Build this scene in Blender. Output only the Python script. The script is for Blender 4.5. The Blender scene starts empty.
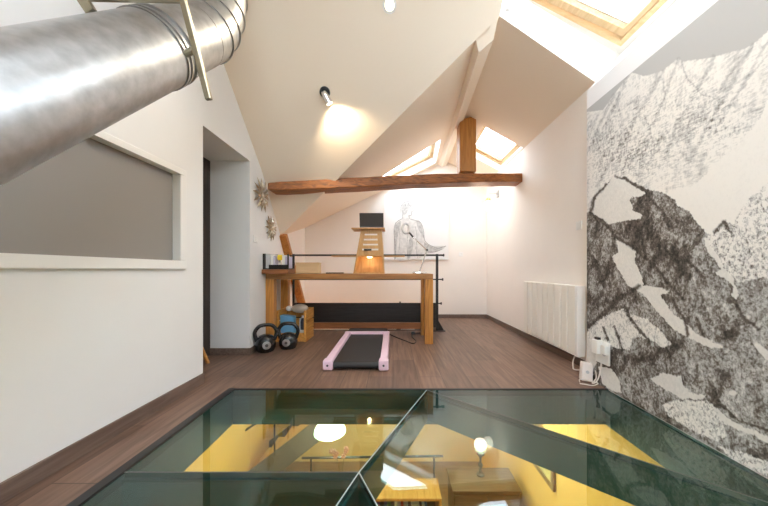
import bpy, bmesh, math, random
import numpy as np
from mathutils import Vector, Matrix, noise
random.seed(7)
D = bpy.data
C = bpy.context.scene.collection
F, CX, CY, H = 290.0, 393.0, 270.0, 0.92        # lens (px), vanishing point, eye height

def at(px, py, d):
    return Vector(((px-CX)*d/F, d, H+(CY-py)*d/F))

# ------------------------------------------------------------------ materials
def mat(name, col, rough=0.6, metal=0.0, emit=None, estr=0.0, spec=0.5, var=0.0, vscale=8.0, bump=0.0, bscale=60.0, coat=0.0):
    m = D.materials.new(name); m.use_nodes = True
    nt = m.node_tree; b = nt.nodes['Principled BSDF']
    b.inputs['Base Color'].default_value = (*col, 1); b.inputs['Roughness'].default_value = rough
    b.inputs['Metallic'].default_value = metal; b.inputs['Specular IOR Level'].default_value = spec
    b.inputs['Coat Weight'].default_value = coat
    if emit:
        b.inputs['Emission Color'].default_value = (*emit, 1); b.inputs['Emission Strength'].default_value = estr
    if var or bump:
        tc = nt.nodes.new('ShaderNodeTexCoord')
    if var:
        n = nt.nodes.new('ShaderNodeTexNoise'); n.inputs['Scale'].default_value = vscale; n.inputs['Detail'].default_value = 5
        r = nt.nodes.new('ShaderNodeValToRGB')
        r.color_ramp.elements[0].position = 0.3; r.color_ramp.elements[1].position = 0.7
        r.color_ramp.elements[0].color = (*[c*(1-var) for c in col], 1)
        r.color_ramp.elements[1].color = (*[min(1, c*(1+var)) for c in col], 1)
        nt.links.new(tc.outputs['Object'], n.inputs['Vector']); nt.links.new(n.outputs['Fac'], r.inputs['Fac'])
        nt.links.new(r.outputs['Color'], b.inputs['Base Color'])
    if bump:
        n2 = nt.nodes.new('ShaderNodeTexNoise'); n2.inputs['Scale'].default_value = bscale; n2.inputs['Detail'].default_value = 4
        bp = nt.nodes.new('ShaderNodeBump'); bp.inputs['Strength'].default_value = bump; bp.inputs['Distance'].default_value = 0.01
        nt.links.new(tc.outputs['Object'], n2.inputs['Vector']); nt.links.new(n2.outputs['Fac'], bp.inputs['Height'])
        nt.links.new(bp.outputs['Normal'], b.inputs['Normal'])
    return m

def wood(name, dark, light, axis='X', scale=1.0, rough=0.45, stretch=14.0, contrast=(0.3, 0.7), bump=0.15):
    m = D.materials.new(name); m.use_nodes = True
    nt = m.node_tree; b = nt.nodes['Principled BSDF']; N = nt.nodes.new; L = nt.links.new
    tc = N('ShaderNodeTexCoord'); mp = N('ShaderNodeMapping')
    s = [stretch*scale]*3; s['XYZ'.index(axis)] = 1.0*scale
    mp.inputs['Scale'].default_value = s
    n = N('ShaderNodeTexNoise'); n.inputs['Scale'].default_value = 2.2; n.inputs['Detail'].default_value = 7; n.inputs['Distortion'].default_value = 1.2
    r = N('ShaderNodeValToRGB'); r.color_ramp.elements[0].position, r.color_ramp.elements[1].position = contrast
    r.color_ramp.elements[0].color = (*dark, 1); r.color_ramp.elements[1].color = (*light, 1)
    bp = N('ShaderNodeBump'); bp.inputs['Strength'].default_value = bump; bp.inputs['Distance'].default_value = 0.01
    L(tc.outputs['Object'], mp.inputs['Vector']); L(mp.outputs['Vector'], n.inputs['Vector'])
    L(n.outputs['Fac'], r.inputs['Fac']); L(r.outputs['Color'], b.inputs['Base Color'])
    L(n.outputs['Fac'], bp.inputs['Height']); L(bp.outputs['Normal'], b.inputs['Normal'])
    b.inputs['Roughness'].default_value = rough
    return m

def floor_mat():
    m = D.materials.new('plank_floor'); m.use_nodes = True
    nt = m.node_tree; b = nt.nodes['Principled BSDF']; N = nt.nodes.new; L = nt.links.new
    tc = N('ShaderNodeTexCoord')
    mp = N('ShaderNodeMapping'); mp.inputs['Rotation'].default_value = (0, 0, math.pi/2)
    br = N('ShaderNodeTexBrick'); br.offset = 0.37
    br.inputs['Color1'].default_value = (0.0, 0, 0, 1); br.inputs['Color2'].default_value = (1, 1, 1, 1); br.inputs['Mortar'].default_value = (0.5, 0.5, 0.5, 1)
    br.inputs['Scale'].default_value = 1.0; br.inputs['Mortar Size'].default_value = 0.0022; br.inputs['Brick Width'].default_value = 1.25; br.inputs['Row Height'].default_value = 0.21
    mp2 = N('ShaderNodeMapping'); mp2.inputs['Scale'].default_value = (16, 1.1, 1)
    n = N('ShaderNodeTexNoise'); n.inputs['Scale'].default_value = 2.0; n.inputs['Detail'].default_value = 8; n.inputs['Distortion'].default_value = 0.8
    r = N('ShaderNodeValToRGB'); r.color_ramp.elements[0].position = 0.3; r.color_ramp.elements[1].position = 0.72
    r.color_ramp.elements[0].color = (0.125, 0.073, 0.051, 1); r.color_ramp.elements[1].color = (0.25, 0.158, 0.115, 1)
    hs = N('ShaderNodeMix'); hs.data_type = 'RGBA'; hs.blend_type = 'MULTIPLY'; hs.inputs[0].default_value = 1.0
    r2 = N('ShaderNodeValToRGB'); r2.color_ramp.elements[0].color = (0.78, 0.76, 0.75, 1); r2.color_ramp.elements[1].color = (1.12, 1.1, 1.08, 1)
    mm = N('ShaderNodeMix'); mm.data_type = 'RGBA'; mm.inputs[7].default_value = (0.06, 0.04, 0.032, 1)
    L(tc.outputs['Object'], mp.inputs['Vector']); L(mp.outputs['Vector'], br.inputs['Vector'])
    L(tc.outputs['Object'], mp2.inputs['Vector']); L(mp2.outputs['Vector'], n.inputs['Vector'])
    L(n.outputs['Fac'], r.inputs['Fac']); L(br.outputs['Color'], r2.inputs['Fac'])
    L(r.outputs['Color'], hs.inputs[6]); L(r2.outputs['Color'], hs.inputs[7])
    L(hs.outputs[2], mm.inputs[6]); L(br.outputs['Fac'], mm.inputs[0]); L(mm.outputs[2], b.inputs['Base Color'])
    b.inputs['Roughness'].default_value = 0.42; b.inputs['Specular IOR Level'].default_value = 0.4
    return m

def glass_mat(name, tint, ior=1.5, boost=0.0, rough=0.0):
    m = D.materials.new(name); m.use_nodes = True
    nt = m.node_tree; nt.nodes.remove(nt.nodes['Principled BSDF']); N = nt.nodes.new; L = nt.links.new
    out = nt.nodes['Material Output']
    fr = N('ShaderNodeFresnel'); ge = N('ShaderNodeNewGeometry'); mr = N('ShaderNodeMapRange')   # the same share mirrored on either face
    mr.inputs['To Min'].default_value = ior; mr.inputs['To Max'].default_value = 1/ior
    L(ge.outputs['Backfacing'], mr.inputs['Value']); L(mr.outputs[0], fr.inputs['IOR'])
    ad = N('ShaderNodeMath'); ad.operation = 'ADD'; ad.inputs[1].default_value = boost; ad.use_clamp = True
    t = N('ShaderNodeBsdfTransparent'); t.inputs['Color'].default_value = (*tint, 1)
    g = N('ShaderNodeBsdfGlossy'); g.inputs['Roughness'].default_value = rough; g.inputs['Color'].default_value = (1, 1, 1, 1)
    mx = N('ShaderNodeMixShader')
    L(fr.outputs['Fac'], ad.inputs[0]); L(ad.outputs[0], mx.inputs['Fac'])
    L(t.outputs[0], mx.inputs[1]); L(g.outputs[0], mx.inputs[2]); L(mx.outputs[0], out.inputs['Surface'])
    return m

M = {}
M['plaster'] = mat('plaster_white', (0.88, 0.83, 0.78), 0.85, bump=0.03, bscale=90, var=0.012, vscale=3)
M['plaster_daylit'] = mat('plaster_left_daylit', (0.79, 0.785, 0.775), 0.85, bump=0.03, bscale=90, var=0.012, vscale=3)  # wall plaster dimmed and cooled, standing in for the daylight on it
M['ceiling'] = mat('plaster_ceiling', (0.88, 0.765, 0.63), 0.88, bump=0.02, bscale=80)
M['reveal'] = mat('reveal_white', (0.88, 0.87, 0.85), 0.8)
M['band'] = mat('band_white', (0.85, 0.85, 0.86), 0.7)
M['floor'] = floor_mat()
M['skirt'] = wood('skirting_wood', (0.12, 0.078, 0.058), (0.21, 0.145, 0.115), 'Y', 1.0, 0.5)
M['oldwood'] = wood('old_beam_wood', (0.11, 0.032, 0.006), (0.43, 0.145, 0.027), 'X', 1.0, 0.5, 16, (0.28, 0.72), 0.5)
M['oldwood_z'] = wood('old_post_wood', (0.32, 0.115, 0.016), (0.56, 0.24, 0.048), 'Z', 1.0, 0.5, 12, (0.25, 0.75), 0.4)
M['desk'] = wood('desk_oak', (0.23, 0.09, 0.022), (0.44, 0.205, 0.062), 'X', 1.0, 0.4, 14)
M['deskleg'] = wood('desk_leg_oak', (0.35, 0.135, 0.022), (0.62, 0.28, 0.062), 'Z', 1.0, 0.4, 14)
M['board'] = wood('red_board', (0.17, 0.058, 0.02), (0.34, 0.13, 0.045), 'X', 1.0, 0.45, 14)
M['ply'] = wood('birch_plywood', (0.42, 0.22, 0.07), (0.60, 0.35, 0.13), 'Z', 1.0, 0.45, 10)
M['box'] = wood('pale_box', (0.58, 0.40, 0.22), (0.72, 0.53, 0.31), 'X', 1.0, 0.6, 6)
M['crate'] = wood('crate_pine', (0.45, 0.20, 0.04), (0.70, 0.36, 0.09), 'Y', 1.0, 0.5, 12)
M['pine'] = wood('window_pine', (0.62, 0.42, 0.21), (0.78, 0.58, 0.34), 'X', 1.0, 0.4, 10)
M['pinef'] = wood('window_pine_y', (0.62, 0.42, 0.21), (0.78, 0.58, 0.34), 'Y', 1.0, 0.4, 10)
M['galv'] = mat('galvanised_steel', (0.44, 0.45, 0.46), 0.44, 1.0, var=0.14, vscale=22)
M['galv2'] = mat('galvanised_seam', (0.42, 0.42, 0.42), 0.4, 1.0)
M['rod'] = mat('zinc_strut', (0.30, 0.27, 0.20), 0.35, 1.0)
M['black'] = mat('black_metal', (0.012, 0.012, 0.013), 0.42)
M['blackpanel'] = wood('black_panel', (0.012, 0.010, 0.010), (0.030, 0.026, 0.026), 'X', 1.0, 0.45, 16)
M['rubber'] = mat('black_rubber', (0.014, 0.014, 0.016), 0.5, bump=0.08, bscale=250)
M['vinyl'] = mat('black_vinyl', (0.012, 0.013, 0.015), 0.25, coat=0.4)
M['steel'] = mat('brushed_steel', (0.55, 0.55, 0.56), 0.3, 1.0)
M['chrome'] = mat('chrome', (0.75, 0.75, 0.75), 0.12, 1.0)
M['brass'] = mat('aged_brass', (0.62, 0.45, 0.17), 0.3, 1.0)
M['petal1'] = mat('petal_bronze', (0.42, 0.34, 0.22), 0.38, 0.8, var=0.25, vscale=30)
M['petal2'] = mat('petal_silver', (0.62, 0.56, 0.45), 0.3, 0.85)
M['pink'] = mat('pink_plastic', (0.82, 0.60, 0.72), 0.4)
M['white'] = mat('white_plastic', (0.84, 0.83, 0.81), 0.4)
M['radiator'] = mat('radiator_enamel', (0.83, 0.79, 0.72), 0.38)
M['whiteframe'] = mat('white_frame', (0.80, 0.79, 0.77), 0.45)
M['frosted'] = mat('frosted_glass', (0.26, 0.24, 0.225), 0.4, spec=0.35)
M['door'] = wood('dark_door', (0.020, 0.012, 0.009), (0.045, 0.027, 0.020), 'Z', 1.0, 0.4)
M['canvas'] = mat('canvas_white', (0.83, 0.82, 0.81), 0.8, bump=0.05, bscale=300)
M['graphite'] = mat('graphite_line', (0.15, 0.145, 0.145), 0.9)
M['wash'] = mat('pencil_wash', (0.50, 0.49, 0.48), 0.9, var=0.22, vscale=26)
M['wash2'] = mat('pencil_wash_pale', (0.68, 0.66, 0.64), 0.9, var=0.14, vscale=18)
M['blue'] = mat('blue_card', (0.16, 0.42, 0.68), 0.5)
M['cloth'] = mat('beige_cloth', (0.56, 0.47, 0.38), 0.9, bump=0.3, bscale=50)
M['paper'] = mat('paper_white', (0.78, 0.77, 0.75), 0.7)
M['paper2'] = mat('paper_grey', (0.50, 0.50, 0.52), 0.7)
M['lilac'] = mat('paper_lilac', (0.50, 0.47, 0.60), 0.6)
M['yellow'] = mat('yellow_petal', (0.90, 0.66, 0.03), 0.5)
M['darkbook'] = mat('navy_cover', (0.03, 0.04, 0.07), 0.5)
M['screen'] = mat('dark_screen', (0.030, 0.024, 0.024), 0.45)
M['alu'] = mat('dark_aluminium', (0.10, 0.10, 0.105), 0.35, 0.8)
M['glassfloor'] = glass_mat('green_floor_glass', (0.61, 0.80, 0.79), 1.47, 0.0)
M['glassedge'] = mat('glass_edge_green', (0.035, 0.075, 0.07), 0.25)
M['pane'] = glass_mat('window_glass', (0.97, 0.985, 0.99), 1.25, 0.0)
M['fascia'] = mat('steel_fascia', (0.010, 0.055, 0.057), 0.4, var=0.1, vscale=6)
M['beam'] = mat('steel_beam', (0.018, 0.072, 0.076), 0.36)
M['yellowwall'] = mat('ochre_paint', (0.94, 0.53, 0.14), 0.85)
M['creamwall'] = mat('cream_paint', (0.94, 0.64, 0.30), 0.85)
M['stairwood'] = wood('stair_wood', (0.50, 0.23, 0.06), (0.72, 0.38, 0.12), 'Y', 1.0, 0.4, 10)
M['stairgrey'] = mat('stair_stringer', (0.12, 0.10, 0.09), 0.5)
M['brown'] = wood('brown_sideboard', (0.13, 0.07, 0.04), (0.22, 0.13, 0.08), 'X', 1.0, 0.4)
M['lowfloor'] = wood('lower_floor', (0.24, 0.14, 0.08), (0.36, 0.23, 0.14), 'X', 1.0, 0.4)
M['leaf'] = mat('orchid_leaf', (0.05, 0.16, 0.03), 0.4)
M['stem'] = mat('orchid_stem', (0.16, 0.13, 0.05), 0.6)
M['orchid'] = mat('orchid_petal', (0.80, 0.42, 0.35), 0.6)
M['pot'] = mat('ceramic_pot', (0.7, 0.66, 0.6), 0.3)
M['bulb'] = mat('bulb_glow', (1, 0.9, 0.75), 0.4, emit=(1.0, 0.80, 0.52), estr=14)
M['globe'] = mat('globe_glow', (1, 0.96, 0.9), 0.3, emit=(1.0, 0.90, 0.76), estr=3)
M['pendant'] = mat('pendant_glow', (1, 0.95, 0.8), 0.4, emit=(1.0, 0.86, 0.55), estr=5)
M['puck'] = mat('puck_glow', (1, 0.9, 0.7), 0.4, emit=(1.0, 0.74, 0.40), estr=8)
M['art'] = mat('art_print', (0.62, 0.46, 0.20), 0.6, var=0.3, vscale=6)
M['artframe'] = wood('art_frame', (0.20, 0.10, 0.035), (0.34, 0.19, 0.07), 'Y')
M['cable_w'] = mat('white_cable', (0.78, 0.74, 0.71), 0.5)
M['cream'] = mat('cream_brick', (0.78, 0.70, 0.66), 0.45)

# ------------------------------------------------------------------ mesh builder
class MB:
    def __init__(s): s.v = []; s.f = []; s.mi = []
    def add(s, vs, fs, mi=0):
        o = len(s.v); s.v += [tuple(v) for v in vs]
        s.f += [tuple(i+o for i in f) for f in fs]; s.mi += [mi]*len(fs); return s
    def box(s, lo, hi, mi=0):
        (a, b, c), (d, e, f) = lo, hi
        return s.add([(a,b,c),(d,b,c),(d,e,c),(a,e,c),(a,b,f),(d,b,f),(d,e,f),(a,e,f)],
            [(0,3,2,1),(4,5,6,7),(0,1,5,4),(1,2,6,5),(2,3,7,6),(3,0,4,7)], mi)
    def hexa(s, p, mi=0):          # p: 4 bottom (ccw), 4 top
        return s.add(p, [(0,3,2,1),(4,5,6,7),(0,1,5,4),(1,2,6,5),(2,3,7,6),(3,0,4,7)], mi)
    def bar(s, a, b, w, h, up=(0,0,1), mi=0):   # rectangular bar between a and b
        a, b = Vector(a), Vector(b); d = (b-a).normalized(); u = Vector(up)
        r = d.cross(u).normalized(); u = r.cross(d).normalized()
        r *= w/2; u *= h/2
        return s.hexa([a-r-u, a+r-u, b+r-u, b-r-u, a-r+u, a+r+u, b+r+u, b-r+u], mi)
    def quad(s, *p, mi=0): return s.add(p, [tuple(range(len(p)))], mi)
    def prism(s, poly, ext, mi=0):     # poly list of 3d points, extruded by vector ext
        n = len(poly); e = Vector(ext)
        vs = [Vector(p) for p in poly] + [Vector(p)+e for p in poly]
        fs = [tuple(range(n-1, -1, -1)), tuple(range(n, 2*n))] + [(i, (i+1)%n, (i+1)%n+n, i+n) for i in range(n)]
        return s.add(vs, fs, mi)
    def tube(s, pts, r, n=12, cap=True, mi=0):
        pts = [Vector(p) for p in pts]; rs = r if isinstance(r, (list, tuple)) else [r]*len(pts)
        vs, fs = [], []; pu = None
        for i, p in enumerate(pts):
            d = (pts[min(i+1, len(pts)-1)] - pts[max(i-1, 0)]).normalized()
            if pu is None:
                pu = d.orthogonal().normalized()
            u = (pu - d*pu.dot(d)).normalized(); pu = u; w = d.cross(u)
            for k in range(n):
                a = 2*math.pi*k/n; vs.append(p + (u*math.cos(a)+w*math.sin(a))*rs[i])
        for i in range(len(pts)-1):
            for k in range(n):
                fs.append((i*n+k, i*n+(k+1)%n, (i+1)*n+(k+1)%n, (i+1)*n+k))
        if cap:
            fs.append(tuple(range(n-1, -1, -1))); fs.append(tuple(range((len(pts)-1)*n, len(pts)*n)))
        return s.add(vs, fs, mi)
    def lathe(s, c, prof, axis=(0,0,1), n=24, mi=0):  # prof: (r, h) pairs
        c = Vector(c); ax = Vector(axis).normalized(); u = ax.orthogonal().normalized(); w = ax.cross(u)
        vs, fs = [], []
        for r, h in prof:
            for k in range(n):
                a = 2*math.pi*k/n; vs.append(c + ax*h + (u*math.cos(a)+w*math.sin(a))*max(r, 1e-4))
        for i in range(len(prof)-1):
            for k in range(n):
                fs.append((i*n+k, i*n+(k+1)%n, (i+1)*n+(k+1)%n, (i+1)*n+k))
        fs.append(tuple(range(n-1, -1, -1))); fs.append(tuple(range((len(prof)-1)*n, len(prof)*n)))
        return s.add(vs, fs, mi)
    def ball(s, c, r, n=20, mi=0, sq=(1,1,1)):
        c = Vector(c); vs, fs = [], []; m = n//2
        for i in range(m+1):
            t = math.pi*i/m
            for k in range(n):
                a = 2*math.pi*k/n
                vs.append(c+Vector((math.sin(t)*math.cos(a)*r*sq[0], math.sin(t)*math.sin(a)*r*sq[1], math.cos(t)*r*sq[2])))
        for i in range(m):
            for k in range(n):
                fs.append((i*n+k, (i+1)*n+k, (i+1)*n+(k+1)%n, i*n+(k+1)%n))
        return s.add(vs, fs, mi)
    def build(s, name, mats, parent=None, bevel=0, smooth=False, seg=2, origin=None):
        me = D.meshes.new(name)
        o = D.objects.new(name, me)
        off = Vector((0,0,0))
        if origin is not None: off = Vector(origin)
        me.from_pydata([Vector(v)-off for v in s.v], [], s.f)
        mats = mats if isinstance(mats, (list, tuple)) else [mats]
        for m in mats: me.materials.append(M[m] if isinstance(m, str) else m)
        for p, k in zip(me.polygons, s.mi): p.material_index = min(k, len(mats)-1)
        bm = bmesh.new(); bm.from_mesh(me)
        bmesh.ops.remove_doubles(bm, verts=bm.verts, dist=1e-6)
        bmesh.ops.recalc_face_normals(bm, faces=bm.faces); bm.to_mesh(me); bm.free()
        C.objects.link(o); o.location = off
        if parent is not None:
            o.parent = parent; o.matrix_parent_inverse = Matrix.Identity(4)
            o.location = off - (parent.location if parent else Vector((0,0,0)))
            if parent.parent: o.location = off - world_loc(parent)
        if bevel:
            b = o.modifiers.new('bevel', 'BEVEL'); b.width = bevel; b.segments = seg; b.limit_method = 'ANGLE'; b.angle_limit = math.radians(40)
        if smooth:
            for p in me.polygons: p.use_smooth = True
            if smooth != 'all':
                with_angle(o)
        return o

def with_angle(o, ang=35):
    me = o.data; bm = bmesh.new(); bm.from_mesh(me)
    for e in bm.edges:
        if len(e.link_faces) == 2 and e.calc_face_angle(0) > math.radians(ang): e.smooth = False
    bm.to_mesh(me); bm.free()

def world_loc(o):
    v = Vector(o.location)
    while o.parent: o = o.parent; v += Vector(o.location)
    return v

def thing(name, label, cat, loc, group=None):
    o = D.objects.new(name, None); o.empty_display_size = 0.05; C.objects.link(o); o.location = loc
    return tag(o, label, cat, group)
def tag(o, label, cat, group=None):
    o['label'] = label; o['category'] = cat
    if group: o['group'] = group
    return o
def struct(o, label=None, cat=None):
    o['kind'] = 'structure'
    if label: o['label'] = label
    if cat: o['category'] = cat
    return o
def spline(pts, n=8):
    pts = [Vector(p) for p in pts]; P = [pts[0]]+pts+[pts[-1]]; out = []
    for i in range(1, len(P)-2):
        a, b, c, d = P[i-1], P[i], P[i+1], P[i+2]
        for k in range(n):
            t = k/n
            out.append(0.5*((2*b)+(c-a)*t+(2*a-5*b+4*c-d)*t*t+(3*b-a-3*c+d)*t**3))
    out.append(pts[-1]); return out
def lamp(name, kind, loc, energy, col, parent=None, **kw):
    l = D.lights.new(name, kind); l.energy = energy; l.color = col
    for k, v in kw.items(): setattr(l, k, v)
    o = D.objects.new(name, l); C.objects.link(o)
    o.location = Vector(loc) - (world_loc(parent) if parent else Vector((0,0,0)))
    if parent: o.parent = parent
    return o
def aim(o, d): o.rotation_euler = Vector(d).to_track_quat('-Z', 'Y').to_euler()

# ------------------------------------------------------------------ room geometry
XL = -1.55                                    # left wall
def slope1(y): return 5.246-0.92*y            # main roof slope
RIDGE_Y = 1.30; RIDGE_Z = slope1(RIDGE_Y)
def slope_rear(y): return RIDGE_Z-0.92*(RIDGE_Y-y)
YR = -1.6
V0 = Vector((-1.615, 4.17, 1.41)); V1 = Vector((-.634, 3.467, 2.056)); V2 = Vector((.714, 2.525, 2.92))
GB = Vector((-1.69, 5.56, 1.725)); GC = Vector((.94, 5.56, 2.99))
XR, XM = 1.80, 1.656                          # right wall, mural wall
RF = Vector((.887, 2.41, 3.03)); EF = Vector((1.80, 2.58, 2.59)); EB = Vector((1.80, 5.56, 2.60))
YB = 5.56
YS = 4.44                                     # stairwell front edge

# floor (with the glass opening and the stairwell opening)
GX0, GX1, GY0, GY1 = -1.235, XM, -1.1, 2.235
fl = MB()
for x0, x1, y0, y1 in [(-2.1, GX0, YR, 3.2), (GX0, GX1, YR, GY0), (GX0, XR, GY1, 3.2), (-2.1, XR, 3.2, YS), (0.64, XR, YS, YB)]:
    fl.box((x0, y0, -.03), (x1, y1, 0))
struct(fl.build('floor', 'floor'))
# slab edges
s = MB(); s.box((GX0-.02, GY0, -.27), (GX0, GY1, -.03)); struct(s.build('trim_1', 'fascia'))
s = MB(); s.box((GX0-.02, GY1, -.27), (XM, GY1+.02, -.03)); struct(s.build('trim_2', 'fascia'))
s = MB(); s.box((XM-.02, GY0, -.27), (XM, GY1, -.015)); struct(s.build('trim_3', 'fascia'))
s = MB(); s.box((GX0-.034, GY0, -.015), (GX0+.013, GY1+.012, .006)); s.box((GX0+.012, GY1-.008, -.015), (XM, GY1+.012, .004))
struct(s.build('trim_4', 'black'))
# stairwell edge
s = MB(); s.box((0.64, YS-.02, -.2), (0.67, YB, .012)); s.box((-1.63, YS-.03, -.2), (0.64, YS, .012)); struct(s.build('trim_5', 'black'))

# left wall with interior window and door opening
DY0, DY1, DZ = 2.365, 3.14, 2.10
WY0, WY1, WZ0, WZ1 = 0.15, 2.15, 0.925, 1.655
w = MB()
ys = [YR, WY0, WY1, DY0]
for i in range(3):
    a, b = ys[i], ys[i+1]
    if i == 1:
        w.quad((XL,a,0),(XL,b,0),(XL,b,WZ0),(XL,a,WZ0)); w.quad((XL,a,WZ1),(XL,b,WZ1),(XL,b,DZ),(XL,a,DZ))
    else: w.quad((XL,a,0),(XL,b,0),(XL,b,DZ),(XL,a,DZ))
yt = (5.246-DZ)/.92
w.quad((XL,-.9,DZ),(XL,DY1,DZ),(XL,yt,DZ),(XL,RIDGE_Y,RIDGE_Z),(XL,(DZ-RIDGE_Z)/.92+RIDGE_Y,DZ))
XV = V0.x
w.quad((XL,DY1,0),(XV,V0.y,0),(XV,V0.y,V0.z),(XL,yt,DZ),(XL,DY1,DZ))
XD = -1.98
w.quad((XL,DY1,0),(XL,DY1,DZ),(XD,DY1,DZ),(XD,DY1,0)); w.quad((XL,DY0,0),(XL,DY0,DZ),(XD,DY0,DZ),(XD,DY0,0))
w.quad((XL,DY0,DZ),(XL,DY1,DZ),(XD,DY1,DZ),(XD,DY0,DZ))
for (a, b) in (((WY0,WZ0),(WY1,WZ0)),((WY1,WZ0),(WY1,WZ1)),((WY1,WZ1),(WY0,WZ1))):
    w.quad((XL,*a),(XL,*b),(XL-.07,*b),(XL-.07,*a))
struct(w.build('wall_left', 'plaster_daylit'))
w = MB(); w.quad((XV,V0.y,-.27),(GB.x,YB,-.27),(GB.x,YB,GB.z),(XV,V0.y,V0.z)); struct(w.build('wall_left_rear', 'plaster'))
# back wall: gable of the wing
w = MB(); w.quad((GB.x,YB,-.28),(XR,YB,-.28),(XR,YB,EB.z),(GC.x+.04,YB,3.02),(GC.x,YB,GC.z),(GB.x,YB,GB.z)); struct(w.build('wall_back', 'plaster'))
w = MB(); w.quad((XR,2.3,0),(XR,YB,0),(XR,YB,2.62),(XR,2.3,2.62)); struct(w.build('wall_right', 'plaster'))
w = MB(); w.box((XL,YR-.02,0),(XR,YR,1.45)); struct(w.build('wall_rear', 'plaster_daylit'))

# ceilings
c = MB()
c.quad((XV,V0.y,V0.z-.0),tuple(V2),(.80,2.50,slope1(2.50)),tuple(RF),(.887,2.0,slope1(2.0)),(.887,RIDGE_Y,RIDGE_Z),(XL,RIDGE_Y,RIDGE_Z),(XL,yt,DZ))
struct(c.build('ceiling', 'ceiling'))
# planes must be truly flat for the big slope: fine (all points lie on slope1)
def ruled(mb, A0, A1, B0, B1, nu, nv, hole=None):
    idx = {}
    vs = []
    us = list(np.linspace(0,1,nu+1)); vv = list(np.linspace(0,1,nv+1))
    if hole: us = sorted(set(us)|{hole[0],hole[1]}); vv = sorted(set(vv)|{hole[2],hole[3]})
    f = lambda u, v: (A0.lerp(A1,u)).lerp(B0.lerp(B1,u), v)
    for u in us:
        for v in vv: vs.append(f(u,v))
    n = len(vv); fs = []
    for i in range(len(us)-1):
        for j in range(n-1):
            um, vm = (us[i]+us[i+1])/2, (vv[j]+vv[j+1])/2
            if hole and hole[0] < um < hole[1] and hole[2] < vm < hole[3]: continue
            fs.append((i*n+j, (i+1)*n+j, (i+1)*n+j+1, i*n+j+1))
    mb.add(vs, fs); return f
c = MB(); H3 = (.57, .95, .60, .95)
f2 = ruled(c, V0, V2, GB, GC, 16, 12, H3)
struct(c.build('ceiling_wing_left', 'ceiling', smooth='all'))
c = MB(); RB = Vector((GC.x+.04, YB, 3.02)); H2 = (.34, .985, .475, .78)
f3 = ruled(c, RF, EF, RB, EB, 12, 16, H2)
struct(c.build('ceiling_wing_right', 'ceiling', smooth='all'))
# boxed ridge beam of the wing
c = MB()
fr = [(x, (5.246-z)/.92, z) for x, z in ((.690,2.97),(.765,2.862),(.875,2.925),(.875,3.08),(.69,3.08))]
c.quad(tuple(V2),tuple(GC),(GC.x+.04,YB,3.02),tuple(RF)); c.quad(tuple(V2),tuple(RF),(.80,2.50,slope1(2.50)))
bk = [(.815,YB,2.97),(.945,YB,2.90),(1.03,YB,2.93),(1.03,YB,3.1),(.815,YB,3.1)]
c.add(fr+bk, [(4,3,2,1,0),(5,6,7,8,9)]+[(i,(i+1)%5,(i+1)%5+5,i+5) for i in range(5)])
struct(c.build('ceiling_ridge_casing', 'ceiling'))
# roof over the big skylight, rear slope, upper cheek
def zw(x): return 3.30-.46*(x-.86)
BX0, BX1, BY0, BY1 = 1.10, 1.925, .95, 2.455
c = MB()
P = lambda x, y: (x, y, zw(x))
c.quad(P(BX0,.75),P(BX1,.75),P(BX1,BY0),P(BX0,BY0)); c.quad(P(.887,-.2),P(1.97,-.2),P(1.97,-.1),P(.887,-.1)); c.quad(P(.887,-.1),P(BX0,-.1),P(BX0,BY1),P(.887,BY1)); c.quad(P(BX1,-.1),P(1.97,-.1),P(1.97,BY1),P(BX1,BY1))
c.quad(P(.887,BY1),P(1.97,BY1),(1.97,2.52,zw(1.97)),(.887,2.40,zw(.887)))
c.quad(tuple(RF),tuple(EF),(1.97,2.52,zw(1.97)),(.887,2.40,zw(.887)))
c.quad((XM,2.475,2.446),tuple(EF),(1.97,2.52,zw(1.97)))
c.quad((XM,-.8,2.446),(XM,2.475,2.446),(1.97,2.52,zw(1.97)),(1.97,-.8,zw(1.97)))
struct(c.build('ceiling_skylight_well', 'reveal'))
c = MB(); c.quad((.887,.42,zw(.887)),(.887,2.2,zw(.887)),(.887,RIDGE_Y,RIDGE_Z)); struct(c.build('wall_upper_cheek', 'plaster'))
# rear slope, its rooflight opening added to let in daylight
c = MB(); R = lambda x, y: (x, y, slope_rear(y)-.0)
for x0, x1, y0, y1 in [(XL,1.95,YR,-1.2),(XL,1.95,.35,RIDGE_Y),(XL,-.45,-1.2,.35),(.75,1.95,-1.2,.35)]:
    c.quad(R(x0,y0),R(x1,y0),R(x1,y1),R(x0,y1))
struct(c.build('ceiling_rear', 'ceiling'))

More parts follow.
